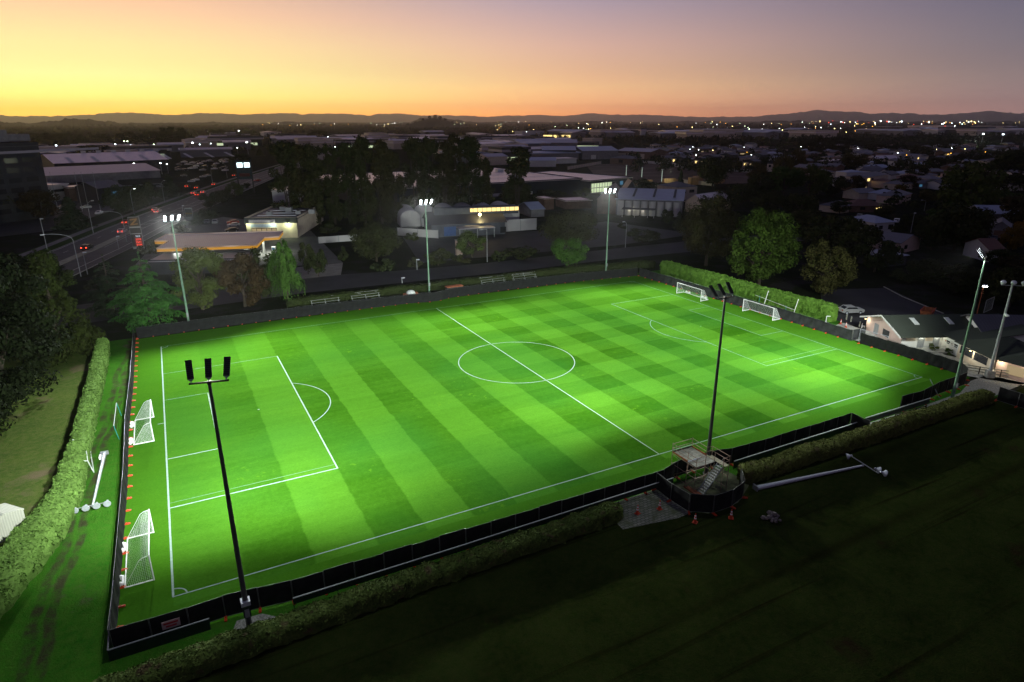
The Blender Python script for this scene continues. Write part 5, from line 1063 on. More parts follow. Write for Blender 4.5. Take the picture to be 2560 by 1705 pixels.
# building of round white tanks
T0 = at('r3', 960, 872); T1 = at('r3', 1410, 895)
tb = bld('tank_building', (T0.x, T0.y+3), (T1.x+2, T1.y+5), 34, 6.2, 'pale roofed building fronted by a row of fat round white columns', 'hall', 'gable', 2.6, 'wall_grey', 'roof_blue', [], None, .6)
Wt = math.hypot(T1.x+2-T0.x, T1.y+2-T0.y)
for i in range(8): MB().tube((1.8+i*Wt/8.2, -.4, 0), (1.8+i*Wt/8.2, -.4, 5.6), 1.25, 1.25, 16).build('tank_column', 'wall_ribbed', tb)
MB().box(3, -7, 3.0, Wt*.62, -1.8, 3.2).build('porch_roof', 'roof_dark', tb); [MB().box(x, -6.8, 0, x+.2, -6.6, 3.0).build('porch_post', 'wall_white', tb) for x in (3.2, 8, 13, Wt*.6)]
for x in (6, 10.5): lamp_light(tb, (x, -2.2, 2.8), 60, (1, .9, .75))
for i in range(3): MB().add([(6+i*8, 2, 7.1), (6.9+i*8, 2, 7.1), (6.9+i*8, 15, 9.05), (6+i*8, 15, 9.05)], [(0, 1, 2, 3)]).build('roof_strip', 'wall_dark', tb)
bld('gabled_hall', at('r3', 800, 860), at('r3', 945, 865), 22, 6, 'steep roofed brick hall beside the tank building', 'hall', 'gabley', 4.5, 'wall_brown', 'roof_dark', [], None, .4)
bld('gabled_hall', at('r3', 985, 770), at('r3', 1080, 770), 12, 4, 'dark steep gabled hall behind the tank building', 'hall', 'gabley', 5, 'wall_navy', 'roof_dark', [], None, .4)
bld('low_house', at('r3', 1340, 770), at('r3', 1480, 760), 14, 6, 'cream walled house behind the tank building with dark windows', 'house', 'hip', 2, 'wall_cream', 'roof_dark', [('f', 2, 3.2, 4, 1.4, 'glass'), ('f', 8, 3.2, 3, 1.4, 'glass')])
bld('gabled_hall', at('r3', 1400, 845), at('r3', 1530, 860), 20, 4.2, 'pale pink gabled hall by the big trees and the tank building', 'hall', 'gabley', 3, 'wall_pink', 'roof_pale', [])
bld('low_shed', at('r3', 350, 885), at('r3', 440, 880), 14, 3, 'blue grey shed behind the big dark round tree', 'shed', 'gable', 2, 'wall_grey', 'roof_blue', [])
bld('low_shed', at('r3', 440, 835), at('r3', 505, 830), 8, 4.5, 'small brick box building behind the big dark tree', 'shed', 'flat', .2, 'wall_brown', 'roof_pale', [])
bld('low_shed', at('r3', 590, 830), at('r3', 760, 822), 12, 3.2, 'long low pale roofed shed beside the big dark tree', 'shed', 'flat', .2, 'wall_brown', 'roof_pale', [])
# ------------------------------------------------------------------ trees one by one
V, F = crown_clumps(7.2, 7.2, 7.9, 9.2, 80, 210, .26, .2, .32)
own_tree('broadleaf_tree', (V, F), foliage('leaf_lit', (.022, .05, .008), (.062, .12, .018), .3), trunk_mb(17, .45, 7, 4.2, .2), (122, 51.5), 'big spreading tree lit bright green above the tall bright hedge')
V, F = crown_clumps(5.0, 5.0, 5.6, 6.2, 50, 180, .24, .22, .34)
own_tree('broadleaf_tree', (V, F), 'leaf_olive', trunk_mb(11.5, .35, 6, 3.2, .2), (127.5, 38.5), 'olive brown tree at the car park end of the tall bright hedge')
V, F = crown_clumps(7.0, 7.0, 8.4, 9.6, 66, 190, .28, .22, .34)
own_tree('broadleaf_tree', (V, F), foliage('leaf_brown', (.03, .03, .012), (.05, .055, .02), .3), trunk_mb(17.5, .45, 7, 4.2, .2), (127, 73.5), 'tall dark brownish tree by the far hedge end at the street')
V, F = crown_clumps(4.6, 4.2, 2.6, 5.4, 26, 170, .22, .24, .38)
own_tree('broadleaf_tree', (V, F), 'leaf_bright', trunk_mb(8, .22, 6, 3, .3), (91.0, 83.8), 'small round lit tree beyond the far fence before the street')
V, F = crown_clumps(8.2, 7.2, 4.6, 6.0, 46, 170, .3, .24, .36)
own_tree('broadleaf_tree', (V, F), 'leaf_dark', trunk_mb(10.5, .4, 6, 4.5, .2), (108.5, 111), 'wide very dark tree across the street behind the small lit tree')
V, F = crown_clumps(6.6, 6.2, 4.4, 5.6, 40, 170, .28, .24, .36)
own_tree('broadleaf_tree', (V, F), 'leaf_dark', trunk_mb(10, .35, 6, 4, .2), (52.5, 119.5), 'round dark tree across the street beside the middle floodlight')
V, F = crown_clumps(4.2, 4.0, 3.0, 4.1, 26, 150, .25, .24, .36)
own_tree('broadleaf_tree', (V, F), 'leaf_mid', trunk_mb(7, .25, 6, 2.6, .2), (77.6, 112.5), 'small dark tree in front of the garden centre porch')
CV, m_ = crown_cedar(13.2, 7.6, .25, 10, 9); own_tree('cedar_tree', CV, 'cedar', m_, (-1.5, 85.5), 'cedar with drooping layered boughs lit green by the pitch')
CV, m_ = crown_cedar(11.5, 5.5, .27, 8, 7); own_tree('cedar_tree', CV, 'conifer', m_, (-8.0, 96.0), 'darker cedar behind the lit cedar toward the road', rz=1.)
CV = crown_weeping(13.4, 4.6, .19, 720); t = MB(); t.tube((0, 0, -.1), (.2, 0, 12.5), .22, .04, 8); [t.tube((0, 0, 4+k), (2*math.cos(k*2.2), 2*math.sin(k*2.2), 6.5+k), .08, .02, 5) for k in range(6)]
own_tree('birch_tree', CV, foliage('birch_leaf', (.025, .085, .012), (.07, .17, .03), .5), t, (23.6, 85.6), 'weeping birch with trailing lit strands beyond the far fence')
V, F = crown_clumps(5.2, 4.8, 6.2, 6.6, 46, 180, .26, .22, .34); own_tree('broadleaf_tree', (V, F), 'leaf_mid', trunk_mb(13, .35, 6, 3.2, .2), (7.8, 90), 'dense green tree behind the lit floodlight pole by the station')
V, F = crown_clumps(4.8, 4.6, 5.2, 5.4, 42, 170, .26, .22, .34); own_tree('broadleaf_tree', (V, F), 'leaf_rust', trunk_mb(11, .32, 6, 3.2, .2), (15.6, 88.5), 'rusty dark tree between the dense green tree and the birch')
V, F = crown_clumps(4.2, 4.0, 5.2, 5.8, 36, 160, .26, .22, .34); own_tree('broadleaf_tree', (V, F), 'leaf_dark', trunk_mb(11, .3, 6, 2.6, .2), (18.6, 92.5), 'dark tree touching the birch in front of the station shop')
# the dark stand at the edge of the lawn
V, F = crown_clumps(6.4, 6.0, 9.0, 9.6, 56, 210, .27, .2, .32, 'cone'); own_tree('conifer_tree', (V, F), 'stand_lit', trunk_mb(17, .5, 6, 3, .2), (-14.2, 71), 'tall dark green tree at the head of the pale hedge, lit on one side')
V, F = crown_clumps(8.0, 7.4, 9.8, 10.2, 72, 210, .27, .2, .32); own_tree('conifer_tree', (V, F), 'conifer_unlit', trunk_mb(18, .5, 6, 3, .2), (-18.6, 52), 'huge black green tree hanging over the lawn by the pale hedge')
V, F = crown_clumps(7.2, 6.8, 8.8, 9.2, 62, 200, .25, .2, .32); own_tree('conifer_tree', (V, F), 'conifer_unlit', trunk_mb(17, .5, 6, 3, .2), (-20.8, 42), 'black green tree nearest the sheds at the lawn edge')
V, F = crown_clumps(6, 6, 6.6, 8, 40, 170, .28, .2, .32); own_tree('broadleaf_tree', (V, F), 'conifer_unlit', trunk_mb(14, .4, 6, 3, .2), (-21, 84), 'dark bushy tree behind the tall tree at the head of the hedge')
V, F = crown_clumps(5.6, 5.6, 6.8, 7.2, 50, 190, .23, .2, .32); own_tree('conifer_tree', (V, F), 'conifer_unlit', trunk_mb(13, .4, 6, 3, .2), (-21.0, 33.5), 'black green tree drooping low over the lawn just past the sheds')
def trees(rg, rows, group=None):
    for (x, y, top, wpx, kind, label) in rows:
        P = at(rg, x, y); d = math.hypot(P.x-CAMP.x, P.y-CAMP.y); h = hgt(P, rg, top); k = RG[rg][2]/RG[rg][3]
        tree(kind, P, h, wpx*k/FOC*math.sqrt(d*d+36**2), label, group)
PL = 'tall dark poplar in the row before the big store'
trees('r2', [(240, 930, 375, 190, 'poplar', 'tall poplar at the road end of the poplar row'), (330, 925, 380, 170, 'poplar', PL), (440, 930, 355, 180, 'poplar', PL), (545, 935, 395, 110, 'poplar', PL), (650, 930, 380, 130, 'poplar', PL), (750, 930, 330, 170, 'poplar', PL), (865, 930, 322, 170, 'poplar', PL), (960, 925, 430, 140, 'poplar', PL),
             (1100, 895, 345, 180, 'poplar', PL), (1200, 885, 335, 160, 'poplar', PL), (1300, 880, 335, 160, 'poplar', PL), (1390, 880, 330, 170, 'poplar', PL), (1470, 885, 340, 170, 'poplar', PL), (1570, 870, 480, 130, 'poplar', PL), (1790, 850, 380, 190, 'poplar', 'lone tall poplar standing before the store roof')], 'poplar row before the store')
for o in sc.objects:
    if o.name.startswith('poplar_tree') and o.get('label') != PL: del o['group']
trees('r1', [(170, 930, 690, 330, 'leaf_dark', 'huge dark tree before the office block wall'), (60, 960, 720, 260, 'leaf_dark', 'dark tree at the picture edge before the office block'), (300, 960, 740, 200, 'leaf_rust', 'rust tinted dark tree beside the office block corner'),
             (500, 1010, 790, 190, 'conifer', 'broad dark conifer by the footpath bend'), (840, 930, 715, 190, 'leaf_dark', 'dark tree over the road verge by the low showroom'), (1000, 875, 700, 170, 'leaf_dark', 'dark tree on the verge nearest the traffic queue'), (1170, 795, 640, 130, 'conifer', 'round headed tree on the verge above the traffic queue'),
             (920, 910, 760, 150, 'leaf_dark', 'low dark tree between the two verge trees'), (1440, 880, 770, 120, 'leaf_dark', 'dark tree at the car park corner by the road'), (1530, 850, 750, 130, 'leaf_dark', 'dark tree beside the billboard legs, nearer the car park'), (1610, 800, 700, 110, 'leaf_mid', 'rounded tree just before the billboard'),
             (1250, 1040, 980, 140, 'shrub_dark', 'low dark shrub bed at the station entry'), (1350, 990, 900, 90, 'conifer', 'small dark conifer by the roadside sign board'), (1430, 960, 880, 150, 'leaf_dark', 'spreading dark tree beside the two parked cars'), (1020, 1190, 1090, 110, 'shrub_dark', 'dark shrub behind the fuel price sign'),
             (330, 1330, 1190, 180, 'conifer', 'dark conifer between the lawn trees and the road'), (380, 1490, 1290, 250, 'leaf_mid', 'dense green tree at the road edge above the pale hedge head'), (90, 1400, 1190, 200, 'leaf_dark', 'dark tree behind the black lawn stand'), (160, 1530, 1290, 260, 'leaf_dark', 'low dark tree below the road at the lawn stand'),
             (660, 1430, 1340, 170, 'shrub_dark', 'dark shrub at the street corner by the dark cedar'), (1330, 1480, 1270, 150, 'leaf_dark', 'low dark tree in front of the fuel station shop wall'), (1600, 1330, 1240, 120, 'leaf_rust', 'rust brown tree before the station shop end'), (2110, 1330, 1100, 100, 'leaf_dark', 'narrow dark tree at the forecourt exit'), (2180, 1310, 1150, 110, 'shrub_dark', 'dark shrub row end at the forecourt exit'),
             (1690, 740, 700, 60, 'shrub_dark', 'shrub at the foot of the billboard'), (1780, 520, 460, 60, 'conifer', 'small conifer beside the far road bend'), (1880, 520, 440, 100, 'leaf_dark', 'dark tree group beside the far road bend'), (1650, 580, 500, 120, 'leaf_dark', 'dark tree at the yard before the road bend'),
             (660, 545, 440, 190, 'leaf_dark', 'broad dark tree among the lit yards'), (270, 420, 360, 160, 'leaf_dark', 'dark tree clump behind the far dim sheds'), (370, 420, 365, 150, 'leaf_dark', 'dark tree in the belt behind the dim sheds, second along'), (700, 430, 365, 130, 'leaf_dark', 'dark tree in the belt, tapering to the middle'), (900, 430, 350, 160, 'leaf_dark', 'dark tree in the belt beside the tallest crown'), (1070, 445, 345, 160, 'leaf_dark', 'dark tree leaning on the tallest crown of the belt'), (1190, 445, 315, 170, 'leaf_dark', 'tallest round crown of the dark tree belt'), (560, 430, 370, 110, 'conifer', 'pointed dark tree in the belt'),
             (140, 520, 400, 140, 'leaf_dark', 'dark tree rising behind the office block parapet'), (40, 530, 410, 120, 'leaf_dark', 'dark tree behind the office block at the picture edge'), (1490, 390, 335, 120, 'leaf_dark', 'dark crown above the pale far factory'), (2185, 420, 340, 130, 'leaf_dark', 'dark round crown above the poplars'), (215, 500, 410, 120, 'leaf_olive', 'olive tree behind the office block, beside the dim sheds'), (335, 555, 500, 70, 'leaf_dark', 'small tree by the blue lit yard')])
trees('r2', [(430, 1290, 1120, 110, 'leaf_dark', 'dark shrubby tree beside the entrance lane'), (590, 1180, 1080, 90, 'shrub_dark', 'low shrub in the dark lot past the lane'), (1250, 1215, 1100, 190, 'leaf_dark', 'dark bush mass beside the street lamp and brick pillar'), (1080, 1225, 1160, 140, 'shrub_dark', 'low bush right of the round dark tree on the street'), (870, 1250, 1170, 150, 'shrub_dark', 'bush under the round dark tree on the street'), (1420, 1190, 1130, 160, 'shrub_dark', 'bush under the small tree by the garden centre'), (1800, 1160, 1080, 260, 'shrub_dark', 'long dark bush before the yard wall'), (1680, 1180, 1110, 130, 'shrub_dark', 'dark bush at the yard lamp foot'), (1070, 1045, 990, 110, 'shrub', 'low shrub at the pale corrugated fence'), (500, 990, 930, 170, 'shrub_dark', 'scrub under the poplars behind the pale fence'), (1880, 820, 720, 130, 'leaf_dark', 'dark bush below the lone poplar'), (2050, 770, 700, 160, 'leaf_dark', 'dark bush row before the store wall'), (1740, 800, 690, 140, 'leaf_dark', 'dark bush at the store wall beside the lone poplar')])
trees('r3', [(440, 750, 690, 150, 'leaf_dark', 'dark bush before the store wall band'), (700, 740, 680, 110, 'shrub_dark', 'small dark bush by the lit store front'), (1110, 720, 620, 170, 'leaf_dark', 'dark tree below the timber stacks'), (1210, 720, 640, 160, 'leaf_dark', 'dark tree between the timber yard and the vacant lot'), (1310, 700, 650, 150, 'leaf_mid', 'dark low tree at the vacant lot edge'), (1370, 690, 550, 60, 'conifer', 'slim dark cypress at the vacant lot'), (1590, 680, 470, 210, 'leaf_dark', 'big round dark tree before the new townhouses'), (1280, 930, 830, 100, 'leaf_dark', 'dark conical bush before the round white tank columns'), (1360, 940, 840, 80, 'conifer', 'small pointed tree at the end of the tank columns'), (1110, 1060, 960, 220, 'leaf_dark', 'dark low tree in the car park island by the street'), (980, 960, 920, 90, 'shrub_dark', 'bush in front of the tank building porch'), (1410, 1010, 900, 170, 'leaf_dark', 'dark tree at the hall corner before the tall brown tree')])
# wooded suburb on the clubhouse side: individual trees
SUB = [(220, 640, 470, 210, 'leaf_dark', ''), (520, 640, 500, 130, 'leaf_olive', ''), (690, 640, 450, 140, 'leaf_olive', ''), (800, 560, 410, 130, 'leaf_olive', ''), (700, 760, 520, 260, 'leaf_mid', ''), (560, 760, 570, 220, 'leaf_dark', ''), (880, 740, 530, 230, 'leaf_mid', ''), (960, 640, 560, 140, 'leaf_dark', ''), (1190, 560, 430, 150, 'leaf_olive', ''), (1190, 720, 590, 120, 'leaf_rust', ''), (1050, 740, 600, 170, 'leaf_dark', ''), (420, 800, 650, 220, 'leaf_dark', ''), (300, 830, 690, 210, 'leaf_dark', ''), (600, 880, 700, 230, 'leaf_dark', ''), (820, 900, 720, 230, 'leaf_dark', ''),
       (1000, 1130, 850, 330, 'leaf_dark', ''), (1180, 1180, 900, 300, 'leaf_dark', ''), (860, 1060, 830, 260, 'leaf_dark', ''), (1330, 1260, 1010, 240, 'leaf_dark', ''), (1490, 750, 660, 80, 'leaf_yellow', ''), (1480, 690, 620, 120, 'leaf_mid', ''), (1560, 690, 590, 120, 'leaf_rust', ''), (1700, 800, 690, 110, 'leaf_olive', ''), (1620, 640, 520, 120, 'leaf_dark', ''), (1950, 880, 520, 330, 'leaf_mid', ''), (2080, 780, 560, 230, 'leaf_dark', ''), (1870, 1120, 790, 330, 'leaf_dark', ''), (2010, 1060, 820, 240, 'leaf_dark', ''), (1720, 1110, 890, 260, 'leaf_dark', ''), (1760, 960, 820, 150, 'leaf_mid', ''), (1580, 960, 860, 130, 'leaf_dark', ''),
       (2310, 700, 420, 330, 'leaf_dark', ''), (2250, 560, 420, 210, 'leaf_dark', ''), (2180, 860, 700, 260, 'leaf_mid', ''), (2310, 960, 720, 240, 'leaf_rust', ''), (2260, 1120, 940, 130, 'leaf_yellow', ''), (2340, 1090, 890, 120, 'leaf_yellow', ''), (1760, 560, 470, 130, 'leaf_dark', ''), (1890, 520, 440, 100, 'leaf_rust', ''), (1640, 480, 390, 150, 'leaf_dark', ''), (1500, 450, 380, 130, 'leaf_dark', ''), (1330, 440, 375, 170, 'leaf_dark', ''), (1240, 430, 350, 180, 'leaf_dark', ''), (1080, 430, 330, 180, 'leaf_dark', ''), (930, 470, 325, 150, 'leaf_dark', ''), (870, 440, 350, 120, 'leaf_dark', ''), (1800, 430, 340, 130, 'leaf_dark', ''), (1900, 400, 345, 90, 'leaf_dark', ''), (2010, 520, 430, 140, 'leaf_dark', ''), (2100, 480, 420, 130, 'leaf_mid', ''),
       (1700, 1330, 1180, 300, 'leaf_dark', ''), (1880, 1400, 1210, 330, 'leaf_dark', ''), (2080, 1440, 1250, 300, 'leaf_dark', ''), (2250, 1500, 1220, 260, 'leaf_dark', ''), (1560, 1330, 1230, 200, 'leaf_dark', ''), (2300, 1350, 1130, 220, 'leaf_rust', ''), (2180, 1240, 1100, 180, 'leaf_dark', ''), (1480, 1040, 930, 120, 'leaf_dark', ''), (1390, 890, 790, 120, 'leaf_olive', ''), (1090, 860, 770, 140, 'leaf_dark', ''), (740, 560, 470, 120, 'leaf_dark', '')]
trees('r4', [r[:5]+('dark leafy tree among the houses beyond the club car park',) for r in SUB], 'suburb trees beyond the club car park')
# dark conifer belt before the far roofs
random.seed(5)
rows = [(x, 385+random.uniform(-6, 14), 385-random.uniform(20, 70), random.uniform(30, 70), random.choice(['conifer', 'conifer', 'leaf_dark']), 'dark belt tree before the far pale roofs') for x in range(950, 1800, 26)]
trees('r3', rows, 'belt trees before the far pale roofs')
rows = []
for i in range(150):
    x = random.uniform(300, 2340); y = random.uniform(300, 470); rows.append((x, y, y-random.uniform(14, 40), random.uniform(24, 64), random.choice(['leaf_dark', 'leaf_dark', 'conifer', 'leaf_mid', 'leaf_olive']), 'small far tree among the town roofs beyond the vacant lot'))
trees('r3', rows[:95], 'far town trees'); trees('r4', [r[:5]+('small far tree among the houses beyond the conifer belt',) for r in rows[95:]], 'far suburb trees')
# ------------------------------------------------------------------ the town
def blds(rows, group=None):
    for (rg, x0, y0, x1, y1, d, h, roof, rh, wall, rmat, label, wins) in rows:
        nm = 'house' if 'house' in label or 'bungalow' in label else ('shed' if 'shed' in label else 'building')
        bld(nm, at(rg, x0, y0), at(rg, x1, y1), d, h, label, nm, roof, rh, wall, rmat, wins, group, .45)
G_ = 'glass'; W_ = 'win_warm'
blds([('f4', 410, 897, 648, 880, 12, 3.4, 'hip', 1.7, 'wall_ribbed', 'roof_blue', 'white walled house with a pale blue hip roof beyond the car park trees', [('f', 6, 1, 2.2, 1.6, G_), ('f', 2, 1.2, 1.6, 1.2, G_)]),
      ('f4', 715, 1155, 965, 1090, 9, 3.2, 'gabley', 1.6, 'wall_pink', 'roof_grey', 'small pinkish gabled house with a white vehicle beside it', [('f', 3, 1, 2, 1.2, G_)]),
      ('f4', 300, 345, 575, 300, 11, 5.8, 'hip', 1.8, 'wall_cream', 'roof_grey', 'two storey house with a lit yellow upper window and white balcony', [('f', 2.2, 3.6, 3.4, 1.5, W_), ('f', 8, 3.4, 2.6, 1.6, G_), ('f', 7, .8, 3, 1.4, G_)]),
      ('f4', 120, 640, 540, 640, 10, 2.6, 'hip', 2.2, 'wall_brown', 'roof_rust', 'long low house under a rust coloured hip roof with one lit window', [('f', 10.5, 1, 2.2, 1.0, W_), ('f', 4, 1, 2, 1.2, G_)]),
      ('f4', 0, 655, 175, 625, 9, 2.6, 'hip', 1.8, 'wall_cream', 'roof_dark', 'cream bungalow beside the rust roofed house, half hidden by trees', [('f', 2, .9, 1.5, 1.2, G_)]),
      ('f4', 225, 485, 440, 470, 9, 3., 'gable', 1.6, 'wall_cream', 'roof_grey', 'cream walled house behind the rust coloured roof', []),
      ('f4', 570, 500, 700, 480, 9, 3., 'hip', 1.8, 'wall_white', 'roof_blue', 'blue roofed house between the rust roof and the yellow bush', []),
      ('f4', 700, 545, 860, 500, 9, 3.4, 'hip', 2, 'wall_pink', 'roof_grey', 'pink walled house with a grey hip roof under the curved street lamp', []),
      ('f4', 1815, 945, 2060, 965, 12, 3.4, 'gabley', 1.8, 'wall_grey', 'roof_grey', 'grey gabled garage house behind the yellow tree at the edge', [('f', 1.2, .1, 3.2, 2.3, 'wall_brown', 'garage_door')]),
      ('f4', 1720, 790, 2240, 800, 12, 4, 'gable', 2.2, 'wall_grey', 'roof_blue', 'long blue grey roofed house above the grey garage', []),
      ('f4', 1890, 225, 2290, 262, 9, 4.6, 'gable', 1.2, 'wall_white', 'roof_dark', 'long white two storey house at the picture edge with small windows', [('f', 5, 2.4, 2, 1.1, G_), ('f', 9, 2.4, .8, 1.1, G_), ('f', 13, 1.2, 3, 2.4, G_)]),
      ('f4', 1880, 95, 2120, 110, 9, 3.2, 'gable', 2.2, 'wall_cream', 'roof_dark', 'cream house with a dark gabled roof above the long white house', [('f', 3, 1, 2, 1.2, G_)]),
      ('f4', 770, 78, 945, 85, 9, 3.2, 'flat', .2, 'wall_white', 'roof_blue', 'flat white house with an orange lit doorway in the suburb', [('f', -4, .4, 3, 2, 'win_warm', 'lit_porch')]),
      ('f4', 360, 150, 645, 140, 10, 3, 'hip', 2, 'wall_grey', 'roof_blue', 'broad blue roofed house behind the two storey lit house', []),
      ('f4', 920, 155, 1000, 145, 8, 3.2, 'gable', 1.2, 'wall_pink', 'roof_grey', 'small pale pink house beside the flat white house', []),
      ('f4', 1095, 220, 1330, 215, 9, 2.8, 'gable', 1.8, 'wall_cream', 'roof_rust', 'cream house with twin shallow gables beneath the big round tree', []),
      ('f4', 960, 350, 1310, 345, 9, 2.7, 'hip', 1.8, 'wall_grey', 'roof_dark', 'dark hip roofed house with a bluish lit pane below the cream gables', [('f', .3, 1, 1.6, 1.2, 'win_blue')]),
      ('f4', 1800, 1250, 1980, 1250, 10, 3.4, 'gable', 2, 'wall_white', 'roof_rust', 'white walled house with a dark rust roof behind the far floodlight head', []),
      ('f4', 490, 1320, 800, 1285, 7, 2.5, 'mono', .4, 'wall_dark', 'roof_blue', 'low carport shed with a pale blue roof behind the car park', []),
      ('r4', 1232, 487, 1312, 470, 10, 5.6, 'hip', 1.8, 'wall_white', 'roof_grey', 'white two storey house with stacked balconies in the far suburb', [('f', 1, .8, 7, 1.6, G_), ('f', 1, 3.4, 7, 1.4, G_)]),
      ('r4', 1340, 510, 1495, 505, 12, 3.2, 'gable', 2.2, 'wall_cream', 'roof_pale', 'pale roofed bungalow in front of the far hedge line', []),
      ('r4', 1598, 495, 1682, 490, 10, 3.2, 'gabley', 2.2, 'wall_white', 'roof_grey', 'white gabled house with a warm lit window at one side', [('f', 7, .8, 2, 1.6, W_)]),
      ('r4', 1018, 545, 1112, 530, 9, 4.6, 'flat', .2, 'wall_grey', 'roof_pale', 'flat pale roofed house behind the tall olive trees', [('f', 1, 2, 6, 1.6, G_)]),
      ('r4', 1942, 462, 2040, 455, 11, 5, 'gable', 2.2, 'wall_brown', 'roof_grey', 'brown two storey house with a grey gable roof near the far lit court', [('f', 2, 3, 6, 1.4, G_)]),
      ('r4', 1700, 462, 1870, 458, 10, 3.4, 'gable', 2, 'wall_brown', 'roof_grey', 'long brown roofed house row end beside the brown two storey house', []),
      ('r4', 1500, 700, 1590, 690, 9, 3, 'hip', 1.8, 'wall_cream', 'roof_grey', 'cream house half hidden by the yellow green tree', []),
      ('r4', 2110, 460, 2180, 455, 9, 3.2, 'hip', 1.8, 'wall_white', 'roof_blue', 'small pale blue roofed house beneath the tall dark edge tree', [])])
# townhouses by the vacant lot
for i, (x, y, lb) in enumerate(((1312, 530, 'dark boxy townhouse with a pale lit end at the vacant lot, nearest the store side'), (1462, 542, 'dark boxy townhouse with a pale lit end, second along the vacant lot'), (1640, 505, 'dark boxy townhouse behind the round tree on the vacant lot'), (1795, 560, 'dark boxy townhouse with a brown base and lit window by the lot fence'), (1962, 572, 'dark boxy townhouse end beside the big suburb trees'), (1520, 520, 'low dark townhouse between the two pale lit ends'), (1850, 505, 'tall dark townhouse with two white framed windows'))):
    P = at('r3', x, y); Q = at('r3', x+78, y+4); t = bld('townhouse', P, Q, 12, 6.4, lb, 'townhouse', 'gabley', 1.5, 'wall_dark', 'roof_dark', [('f', 5.5, 3.4, 2.2, 1.5, 'win_dim' if i % 2 else 'glass')], None, .2); MB().box(.2, -.9, .1, 4.6, -.06, 5.6).build('front_bay', 'wall_cream', t); MB().box(1.4, -.96, 3.2, 3.2, -.905, 5.0).build('window', 'win_warm' if i in (0, 1, 3) else 'glass', t)
wallfence(at('r3', 1000, 503), at('r3', 1300, 530), 2.2, 'long white fence along the back of the vacant lot', 'wall_white'); wallfence(at('r3', 1300, 532), at('r3', 1480, 556), 2.2, 'white fence in front of the first townhouses', 'wall_white'); wallfence(at('r3', 1700, 568), at('r3', 1860, 582), 2.2, 'white fence before the brown based townhouse', 'wall_white'); wallfence(at('r3', 600, 560), at('r3', 830, 520), 2.4, 'pale fence running back from the store roof', 'wall_cream'); wallfence(at('r3', 1370, 650), at('r3', 1600, 672), 2.2, 'pale fence at the near edge of the vacant lot', 'wall_cream')
# industrial roofs
blds([('r3', 700, 490, 945, 486, 40, 8, 'gable', 3.5, 'wall_grey', 'roof_blue', 'large grey shed with a blue roof behind the vacant lot', [('f', 9, .2, 5, 4, 'wall_white', 'door')]), ('r3', 935, 478, 1165, 490, 26, 7, 'gable', 2.5, 'wall_brown', 'roof_violet', 'shed with three cream roller doors beside the large grey shed', [('f', 2, .3, 10, 4.6, 'wall_cream', 'door'), ('f', 14, .3, 10, 4.6, 'wall_cream', 'door'), ('f', 26, .3, 9, 4.6, 'wall_cream', 'door')]),
      ('r3', 888, 520, 1035, 527, 16, 5, 'hip', 2.4, 'wall_brown', 'roof_dark', 'brown hip roofed house standing alone by the vacant lot', [('f', 9, 1.5, 4, 2.5, G_)]), ('r3', 425, 492, 655, 492, 40, 9, 'gable', 3, 'wall_dark', 'roof_blue', 'dark gabled shed before the grey blue shed', []), ('r3', 395, 425, 665, 425, 45, 9, 'gable', 3.5, 'wall_grey', 'roof_violet', 'broad violet roofed shed behind the dark gabled shed', []), ('r3', 605, 410, 780, 412, 35, 7, 'flat', .5, 'wall_dark', 'roof_dark', 'flat dark building with a lit ground floor strip', [('f', 2, .6, 40, 2.6, 'win_green', 'shop_window')]), ('r3', 410, 392, 640, 388, 40, 7, 'gable', 3, 'wall_white', 'roof_pale', 'pale shed behind the broad violet roof', []), ('r3', 700, 385, 770, 388, 20, 9, 'flat', .5, 'wall_cream', 'roof_pale', 'cream walled building glowing in the last light', []), ('r3', 50, 530, 190, 525, 22, 7, 'gable', 2, 'wall_cream', 'roof_violet', 'cream columned building behind the poplars', []), ('r3', 340, 540, 520, 540, 24, 5, 'gable', 2, 'wall_white', 'roof_blue', 'striped pale roofed building beside the lone poplar', []), ('r3', 500, 520, 660, 515, 18, 4, 'flat', .3, 'wall_white', 'roof_pale', 'low pale yard building with parked vehicles', []), ('r3', 290, 335, 440, 333, 40, 12, 'flat', .5, 'wall_white', 'roof_pale', 'long pale far building before the glowing windows', []), ('r3', 430, 350, 460, 350, 20, 10, 'flat', .5, 'wall_brown', 'roof_dark', 'far block with an orange glowing face', [('f', 1, 3, 18, 5, 'win_warm')]), ('r3', 500, 350, 560, 350, 20, 10, 'flat', .5, 'wall_brown', 'roof_dark', 'wider far block with an orange glowing face', [('f', 1, 3, 34, 5, 'win_warm')])])
# sheds and yards along the main road
blds([('r1', 388, 660, 1165, 622, 62, 8.5, 'gable', 5, 'wall_dark', 'roof_pale', 'very long warehouse with a pale striped lower roof beside the main road', [('f', 2, .4, 60, 3.4, 'wall_grey', 'door')]),
      ('r1', 340, 760, 1110, 712, 26, 8, 'mono', 3, 'wall_grey', 'roof_violet', 'long showroom with a violet grey roof in front of the warehouse', [('f', 2, .6, 26, 3.2, G_), ('f', 34, .6, 40, 3.2, G_)]),
      ('r1', 362, 830, 485, 815, 16, 7, 'flat', .3, 'wall_white', 'roof_pale', 'small white flat roofed office before the violet showroom', [('f', 1, 4, 12, 1.2, G_)]), ('r1', 485, 830, 690, 815, 14, 6, 'flat', .3, 'wall_brown', 'roof_pale', 'brown walled low showroom with a pale flat roof beside the conifer', []), ('r1', 690, 850, 860, 830, 16, 7, 'gable', 2.5, 'wall_navy', 'roof_dark', 'navy workshop between the conifer and the verge trees', [('f', 6, 3, 3, 2, 'win_blue')])])
_oa, _ob = at('r1', -160, 1010), at('r1', 372, 930); t_w = math.hypot(_ob.x-_oa.x, _ob.y-_oa.y)+.003
